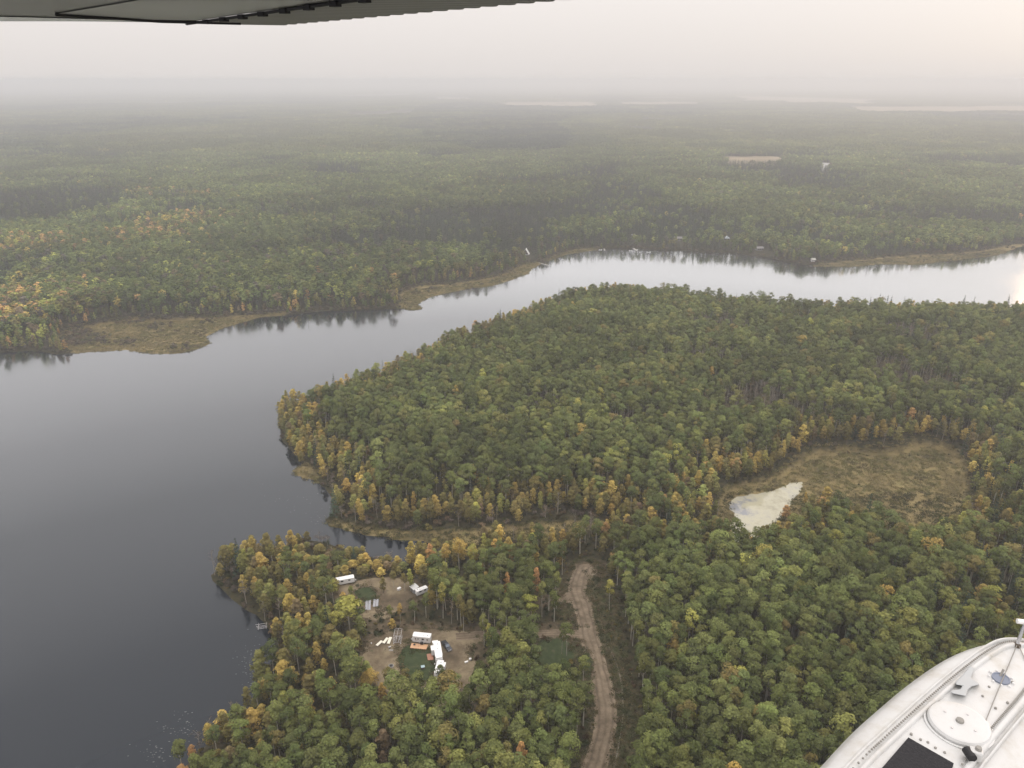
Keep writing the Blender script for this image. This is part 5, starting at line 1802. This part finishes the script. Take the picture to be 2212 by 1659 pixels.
far_dock(1302, 533, 1307, 541, 1.8, 'thin pale dock nearest the reedy bay of the far shore')
far_dock(1363, 532, 1375, 541, 2.6, 'brightest angled dock before the small pale-roofed hut')
far_dock(1450, 532, 1457, 537, 2.2, 'short pale dock before the dull grey cabin')
far_dock(1585, 531, 1574, 533.5, 2.0, 'pale dock below the wide blue-roofed cabin')
far_dock(1625, 543, 1635, 539, 1.8, 'slanting pale dock before the low grey-blue cabin')
far_dock(1653, 543, 1662, 549, 2.4, 'wide pale dock right of the low grey-blue cabin')
far_dock(1728, 566, 1738, 558, 2.2, 'pale dock beside the little white boathouse')
far_dock(1162, 567, 1186, 573.5, 1.6, 'long grey dock reaching out below the A-frame cabin')


def boat(u, v, L, rz, label, name='boat'):
    q = gp(u, v, .3)
    t = thing(name, label, 'boat', (q.x, q.y, 0), rz)
    W = L * .36
    rows = []
    for i in range(9):
        s = i / 8
        w = W / 2 * (1 - max(0, (s - .45) / .55) ** 2.2) + .02
        xx = -L / 2 + L * s
        sheer = .55 + .25 * s * s
        rows.append([(xx, -w, sheer), (xx, -w * .75, .05), (xx, 0, -.12), (xx, w * .75, .05), (xx, w, sheer)])
    MB().grid(rows).add([rows[0][0], rows[0][1], rows[0][2], rows[0][3], rows[0][4]], [(0, 1, 2, 3, 4)]).build('hull', WHITE, t, smooth=True)
    MB().add([(r_[0][0], r_[0][1] * .9, r_[0][2] - .12) for r_ in rows] + [(r_[4][0], r_[4][1] * .9, r_[4][2] - .12) for r_ in reversed(rows)], [tuple(range(18))]).build('cockpit_floor', OFFWHITE, t)
    MB().prism([(-.1 * L, .5), (.12 * L, .5), (.04 * L, 1.05), (-.02 * L, 1.05)], -W * .36, W * .36).build('windscreen', DGLASS, t)
    MB().box(-L / 2 - .12, 0, .55, .3, .4, .8).build('outboard_motor', BLACK, t)


boat(1297, 539.5, 4.6, R(10), 'small white boat tied by the thin dock near the reedy bay')
boat(1401, 544.5, 5.4, R(4), 'white boat moored alone on the open dark water')
boat(1362, 541, 4.4, R(-8), 'white boat beside the brightest angled dock')
boat(1580, 535, 5.5, R(-6), 'larger white boat at the dock below the blue-roofed cabin')
boat(1566, 536.5, 4.0, R(5), 'little white boat drawn up at the blue-roofed cabin lawn')
boat(1592, 536, 4.4, R(-15), 'greyish boat right of the larger white boat')
boat(1668, 551.5, 5.2, R(-35), 'white boat at the end of the wide pale dock')
boat(1165, 562, 4.4, R(30), 'small white boat ashore by the A-frame cabin dock')


# ------------------------------------------------------------------ pale weed flecks floating on the near lake
wv_, wf_ = [], []
r = np.random.default_rng(77)
for (cu, cv, su, sv, k_) in ((540, 1440, 14, 28, 90), (392, 1578, 22, 16, 60), (340, 1625, 20, 14, 40), (620, 1075, 40, 22, 24), (690, 1118, 14, 18, 26), (600, 905, 16, 14, 20), (560, 990, 40, 40, 16), (480, 742, 26, 5, 40), (930, 660, 12, 5, 40), (680, 835, 26, 5, 50)):
    for _ in range(k_):
        c = gp(cu + r.normal(0, su), cv + r.normal(0, sv), .012)
        if float(land_sd(np.array([c.x]), np.array([c.y]))[0]) > -.8:
            continue
        sz = r.uniform(.08, .30) * (1 if cv > 800 else 1.6)
        k0 = len(wv_)
        nn_ = 7
        for i in range(nn_):
            a = i / nn_ * 6.283
            rr = sz * r.uniform(.5, 1.0)
            wv_.append((c.x + rr * 1.6 * math.cos(a), c.y + rr * .8 * math.sin(a), .012))
        wf_.append(tuple(range(k0, k0 + nn_)))
tag(MB().add(wv_, wf_).build('water_weed', plain('pale_weed', (.12, .13, .125), .6, vary=.3)), 'pale flecks of weed floating on the lake near the shore', 'weed', kind='stuff')

# ------------------------------------------------------------------ the seaplane: float below, wing above
sea = thing('seaplane', 'white float and grey wing underside of the seaplane carrying the camera', 'seaplane', (1.6, 2.4, CAM_H - 2.4))
org = Vector(sea.location)
FZ = CAM_H - 2.4
PAINT, n, l, b = new_mat('worn_white_float_paint')
b.inputs['Roughness'].default_value = .34
tcn = n.new('ShaderNodeTexCoord')
nzn = n.new('ShaderNodeTexNoise')
nzn.inputs['Scale'].default_value = 5
nzn.inputs['Detail'].default_value = 8
nzn.inputs['Roughness'].default_value = .7
l.new(tcn.outputs['Object'], nzn.inputs['Vector'])
l.new(ramp(n, l, nzn.outputs['Fac'], [(.28, (.36, .335, .28)), (.37, (.53, .52, .49)), (.5, (.60, .605, .60)), (.65, (.63, .64, .64))]), b.inputs['Base Color'])


def fl(u, v, dz=0.0):
    return gp(u, v, FZ + dz) - org


def curve(pts, k=10):
    c = catmull(np.array([[p.x, p.y, p.z] for p in pts]), k)
    return [Vector(p) for p in c]


E_ = curve([fl(1390, 2120, -.05), fl(1590, 1860, -.05), fl(1770, 1660, -.05), fl(1840, 1585, -.05), fl(1900, 1531, -.05), fl(1950, 1489, -.05), fl(2000, 1452, -.05), fl(2045, 1424, -.05), fl(2090, 1404, -.05), fl(2135, 1392, -.05), fl(2180, 1386, -.05), fl(2230, 1392, -.06), fl(2268, 1410, -.07)])
R1 = curve([fl(1490, 2120), fl(1690, 1855), fl(1866, 1660), fl(1918, 1609), fl(1962, 1568), fl(2002, 1531), fl(2040, 1497), fl(2076, 1466), fl(2110, 1439), fl(2145, 1414), fl(2180, 1397), fl(2222, 1398, -.01), fl(2260, 1414, -.03)])
R2 = curve([fl(1780, 2180), fl(1950, 1880), fl(2090, 1662), fl(2119, 1624), fl(2145, 1592), fl(2172, 1560), fl(2196, 1532), fl(2214, 1510), fl(2232, 1486), fl(2246, 1462), fl(2256, 1440), fl(2258, 1424, -.01), fl(2254, 1416, -.03)])
IN = curve([fl(1980, 2240, -.06), fl(2130, 1920, -.06), fl(2260, 1680, -.06), fl(2290, 1630, -.06), fl(2312, 1590, -.06), fl(2328, 1550, -.06), fl(2338, 1520, -.06), fl(2342, 1495, -.06), fl(2338, 1470, -.06), fl(2326, 1450, -.06), fl(2308, 1434, -.06), fl(2284, 1422, -.06), fl(2262, 1418, -.07)])
N_ = len(E_)
rows = []
for i in range(N_):
    e, a, b2, q = E_[i], R1[i], R2[i], IN[i]
    cen = (a + b2) / 2
    keel = Vector((cen.x, cen.y, -.55 + .5 * max(0, (i - N_ * .7) / (N_ * .3)) ** 2))
    eb = e.lerp(keel, .12) + Vector((0, 0, -.16))
    qb = q.lerp(keel, .12) + Vector((0, 0, -.16))
    rows.append([keel, eb, e + Vector((0, 0, -.035)), e, e.lerp(a, .25) + Vector((0, 0, .020)), e.lerp(a, .6) + Vector((0, 0, .022)), a, a.lerp(b2, .33) + Vector((0, 0, .004)), a.lerp(b2, .66) + Vector((0, 0, .004)), b2, b2.lerp(q, .5) + Vector((0, 0, -.012)), q, qb, keel])
fhull = MB().grid(rows).build('float', PAINT, sea, smooth=True)


def bead(c, w, h, name, mat=PAINT, i0=0, i1=None):
    c = c[i0:i1]
    rr = []
    for i, p in enumerate(c):
        d = (c[min(i + 1, len(c) - 1)] - c[max(i - 1, 0)])
        s = Vector((-d.y, d.x, 0)).normalized() * w / 2
        rr.append([p - s - Vector((0, 0, .004)), p - s * .8 + Vector((0, 0, h * .7)), p - s * .3 + Vector((0, 0, h)), p + s * .3 + Vector((0, 0, h)), p + s * .8 + Vector((0, 0, h * .7)), p + s - Vector((0, 0, .004))])
    return MB().grid(rr).build(name, mat, fhull, smooth=True)


def side(c, off):
    out_ = []
    for i, p in enumerate(c):
        d = (c[min(i + 1, len(c) - 1)] - c[max(i - 1, 0)])
        out_.append(p + Vector((-d.y, d.x, 0)).normalized() * off)
    return out_


bead(R1, .022, .016, 'deck_edge_bead')
bead(side(R1, .045), .012, .010, 'deck_edge_seam')
bead(R2, .026, .018, 'deck_edge_bead')
bead(side(R2, -.03), .010, .008, 'deck_edge_seam')


def rivet_row(c, off, every, name='rivets', r_=.0046):
    mb = MB()
    c = side(c, off)
    acc = 0
    for a, b2 in zip(c[:-1], c[1:]):
        L = (b2 - a).length
        k_ = max(1, int(L / every))
        for j in range(k_):
            p = a.lerp(b2, j / k_)
            mb.lathe([(r_, -.002), (r_ * .9, r_ * .5), (r_ * .4, r_ * .8)], (p.x, p.y, p.z + .010), 7)
    return tag(mb.build(name, STONE, fhull), kind='stuff')


rivet_row(R1, .022, .055)
rivet_row(R2, .020, .060)
# round hatch cover
hc = (fl(2009, 1560) + fl(2131, 1580) + fl(2070, 1527) + fl(2072, 1612)) / 4
hatch = MB().lathe([(.112, -.004), (.114, .016), (.108, .025), (.100, .0265), (.010, .027)], hc, 48).build('hatch_cover', PAINT, fhull)
MB().lathe([(.016, .026), (.014, .036), (.006, .038)], hc, 14).build('hatch_knob', STONE, hatch)
for i in range(4):
    a = .6 + i * 1.571
    MB().lathe([(.005, .026), (.004, .031)], hc + Vector((.06 * math.cos(a), .06 * math.sin(a), 0)), 8).build('hatch_screw', ALU, hatch)
ring = MB()
for i in range(40):
    a0, a1 = i / 40 * 6.2832, (i + 1) / 40 * 6.2832
    ring.tube(hc + Vector((.121 * math.cos(a0), .121 * math.sin(a0), .004)), hc + Vector((.121 * math.cos(a1), .121 * math.sin(a1), .004)), .006, n=5)
ring.build('hatch_rim', PAINT, hatch)
# small open port with its clamp ring
pc_ = (fl(2145, 1463) + fl(2178, 1474)) / 2
port = MB().lathe([(.036, .002), (.035, .011), (.030, .011), (.029, .009), (.005, .0085)], pc_, 24).build('inspection_port', plain('port_blue_grey', (.20, .23, .30), .4), fhull)
for i in range(9):
    a = i / 9 * 6.283
    MB().lathe([(.006, .0), (.005, .008), (.002, .010)], pc_ + Vector((.046 * math.cos(a), .046 * math.sin(a), .003)), 8).build('port_screw', OFFWHITE, port)
# mooring cleat
cpx = [(2096, 1437), (2106, 1443), (2097, 1464), (2112, 1473), (2117, 1479), (2099, 1483), (2091, 1490), (2087, 1504), (2054, 1497), (2055, 1491), (2074, 1489), (2079, 1481), (2064, 1479), (2065, 1472), (2081, 1456)]
top_, bot_ = [fl(a, b_, .034 if i in (0, 1) else .030) for i, (a, b_) in enumerate(cpx)], [fl(a, b_, .006) for a, b_ in cpx]
nc = len(cpx)
MB().add(bot_ + top_, [tuple(reversed(range(nc))), tuple(range(nc, 2 * nc))] + [(i, (i + 1) % nc, nc + (i + 1) % nc, nc + i) for i in range(nc)]).build('mooring_cleat', plain('grey_cleat', (.44, .46, .47), .4), fhull, bevel=.006)
# black non-slip pad
pp = [fl(1898, 1668, .010), fl(1962, 1594, .010), fl(2060, 1650, .010), fl(2040, 1720, .010), fl(1900, 1760, .010), fl(1840, 1735, .010)]
MB().add(pp + [p + Vector((0, 0, .003)) for p in pp], [tuple(reversed(range(6))), tuple(range(6, 12))] + [(i, (i + 1) % 6, 6 + (i + 1) % 6, 6 + i) for i in range(6)]).build('non_slip_pad', plain('black_grit', (.03, .03, .034), .95, vary=.35, scale=120, bump=.4), fhull)
# strut fitting near the bottom corner
sf = fl(2104, 1640)
st = MB().box(sf.x, sf.y, .024, .046, .036, .048, R(-20)).build('strut_fitting', PAINT, fhull, bevel=.008)
MB().lathe([(.017, -.022), (.017, .022)], sf + Vector((-.026, -.004, .030)), 16, 'y').build('fitting_roller', BLACK, st)
MB().lathe([(.012, 0), (.010, .012)], sf + Vector((.006, 0, .048)), 10).build('fitting_bolt', STONE, st)
# rudder post with its T bar at the tail of the float
pb = fl(2196, 1396)
ptop = pb + Vector((.012, .006, .125))
pst = MB().tube(pb, ptop, .0085, .007, 10).build('rudder_post', CHROME, fhull)
MB().path([ptop + Vector((-.034, .006, .006)), ptop + Vector((.085, -.012, .002))], .0115, 10).build('post_bar', WHITE, pst)
MB().lathe([(.017, -.004), (.015, .012), (.010, .016)], pb, 12).build('post_base', BARKD, pst)
MB().path([pb + Vector((0, 0, .012)), fl(2152, 1500, .012), fl(2128, 1560, .012), fl(2075, 1700, .012)], .0022, 5).build('rudder_cable', STONE, fhull)
MB().path([pb + Vector((.006, 0, .010)), fl(2214, 1424, .010), fl(2236, 1450, .010)], .002, 5).build('rudder_cable', STONE, fhull)
MB().path([fl(2160, 1462, .004), fl(2168, 1446, .030)], .005, 6).build('port_handle', STONE, port)
# deck screws and stains around the hatch
for (uu, vv) in ((1988, 1600), (2004, 1606), (1968, 1588), (2020, 1618), (2040, 1628), (2136, 1486), (2122, 1506), (2150, 1532), (2098, 1450), (2186, 1476), (2176, 1520)):
    p = fl(uu, vv)
    MB().lathe([(.0055, .002), (.0048, .009), (.002, .011)], p, 8).build('deck_screw', STONE, fhull)

# wing seen from below
WZ = CAM_H + .35


def wg(u, v, dz=0.0):
    return gp(u, v, WZ + dz) - org


WGREY = plain('grey_wing_underside', (.36, .365, .36), .32, vary=.15, scale=2.0, spec=.6)
WLIGHT = plain('pale_wing_panel', (.55, .56, .56), .3, vary=.12, scale=1.5, spec=.6)
tip0, tip1, tr0, tr1 = wg(402, 47.5), wg(612, 52.5), wg(1182, .5), None
span = (wg(1182, .5) - wg(612, 52.5))
hin = (wg(724, .5) - wg(402, 47.5))
root1, root0 = tip1 + span * 2.0, tip0 + hin * 2.2
wing = MB()
lead0, lead1 = wg(-260, 44), wg(-260, 44) + hin * 2.6
low = [lead0, tip0, root0, lead1]
wing.add(low + [p + Vector((0, 0, .16)) for p in low], [(0, 1, 2, 3), (7, 6, 5, 4), (0, 4, 5, 1), (1, 5, 6, 2), (2, 6, 7, 3), (3, 7, 4, 0)])
wgo = wing.build('wing', WGREY, sea)
# corrugated aileron along the trailing edge
K = 152
r0, r1, r2, r3 = [], [], [], []
for i in range(K + 1):
    s = i / K
    zz_ = -.007 if i % 4 in (0, 1) else .003
    a = (tip0 + Vector((.03, .0, 0))).lerp(root0 + Vector((.03, 0, 0)), s)
    e = tip1.lerp(root1, s)
    wob = .006 if i % 4 in (0, 1) else 0
    d = (e - a).normalized()
    r0.append(a + Vector((0, 0, zz_ - .004)))
    r1.append(e + d * wob + Vector((0, 0, zz_)))
    r2.append(e + d * wob + Vector((0, 0, .03)))
    r3.append(a + Vector((0, 0, .12)))
MB().grid([r0, r1, r2, r3]).build('aileron', WGREY, wgo)
tipcap = curve([tip1 + Vector((.0, -.0, .0)), (tip0 + tip1) / 2 + Vector((0, .02, -.004)), tip0 + Vector((0, .02, -.004)), wg(200, 46.5, -.004), wg(-20, 46, -.004), wg(-260, 45, -.004)], 8)
MB().grid([[p for p in tipcap], [p + Vector((0, .05, .03)) for p in tipcap], [p + Vector((0, .04, .14)) for p in tipcap]]).build('wing_tip', WLIGHT, wgo)
ws = [wg(-200, 36, -.006), wg(-40, 35, -.006), wg(180, 41, -.006), wg(330, 46.5, -.006), wg(180, 46.2, -.006), wg(-200, 45, -.006)]
MB().add(ws, [tuple(range(6))]).build('pale_panel', plain('polished_wing_skin', (.85, .85, .84), .18, metal=.9), wgo)
wl2 = [wg(120, 30.5, -.006), wg(300, .5, -.006), wg(700, .5, -.006), wg(420, 44, -.006), wg(330, 43, -.006)]
MB().add(wl2, [tuple(range(5))]).build('access_panel', WLIGHT, wgo)
MB().path([wg(120, 31, -.010), wg(250, 39, -.010), wg(345, 46, -.010), wg(402, 47.5, -.010), wg(520, 50.5, -.010)], .010, 5).build('seam', BLACK, wgo)
hl_ = MB()
hl_.tube(tip0 + Vector((0, 0, -.012)), root0 + Vector((0, 0, -.012)), .008, n=5)
hl_.build('hinge_line', BLACK, wgo)
for i in range(1, 14):
    p = tip0.lerp(root0, .02 + i * .062)
    MB().box(p.x, p.y, p.z - .016, .035, .05, .024, .9).build('hinge', BLACK, wgo)
# ------------------------------------------------------------------ haze
zmin = float(ZZ.min())
hz = MB().box(0, 24500, (zmin - 1 + CAM_H + 12) / 2, 93000, 51500, CAM_H + 12 - zmin + 1).build('haze', None)
hm = bpy.data.materials.new('haze')
hm.use_nodes = True
n, l = hm.node_tree.nodes, hm.node_tree.links
n.clear()
pv = n.new('ShaderNodeVolumePrincipled')
pv.inputs['Color'].default_value = (0.815, 0.84, 0.885, 1)
pv.inputs['Density'].default_value = 0.00024
pv.inputs['Anisotropy'].default_value = 0.4
out = n.new('ShaderNodeOutputMaterial')
l.new(pv.outputs[0], out.inputs['Volume'])
hz.data.materials.append(hm)
tag(hz, kind='stuff')
print('trees near', m, 'solo', int(solo.sum()), 'far', len(fx))
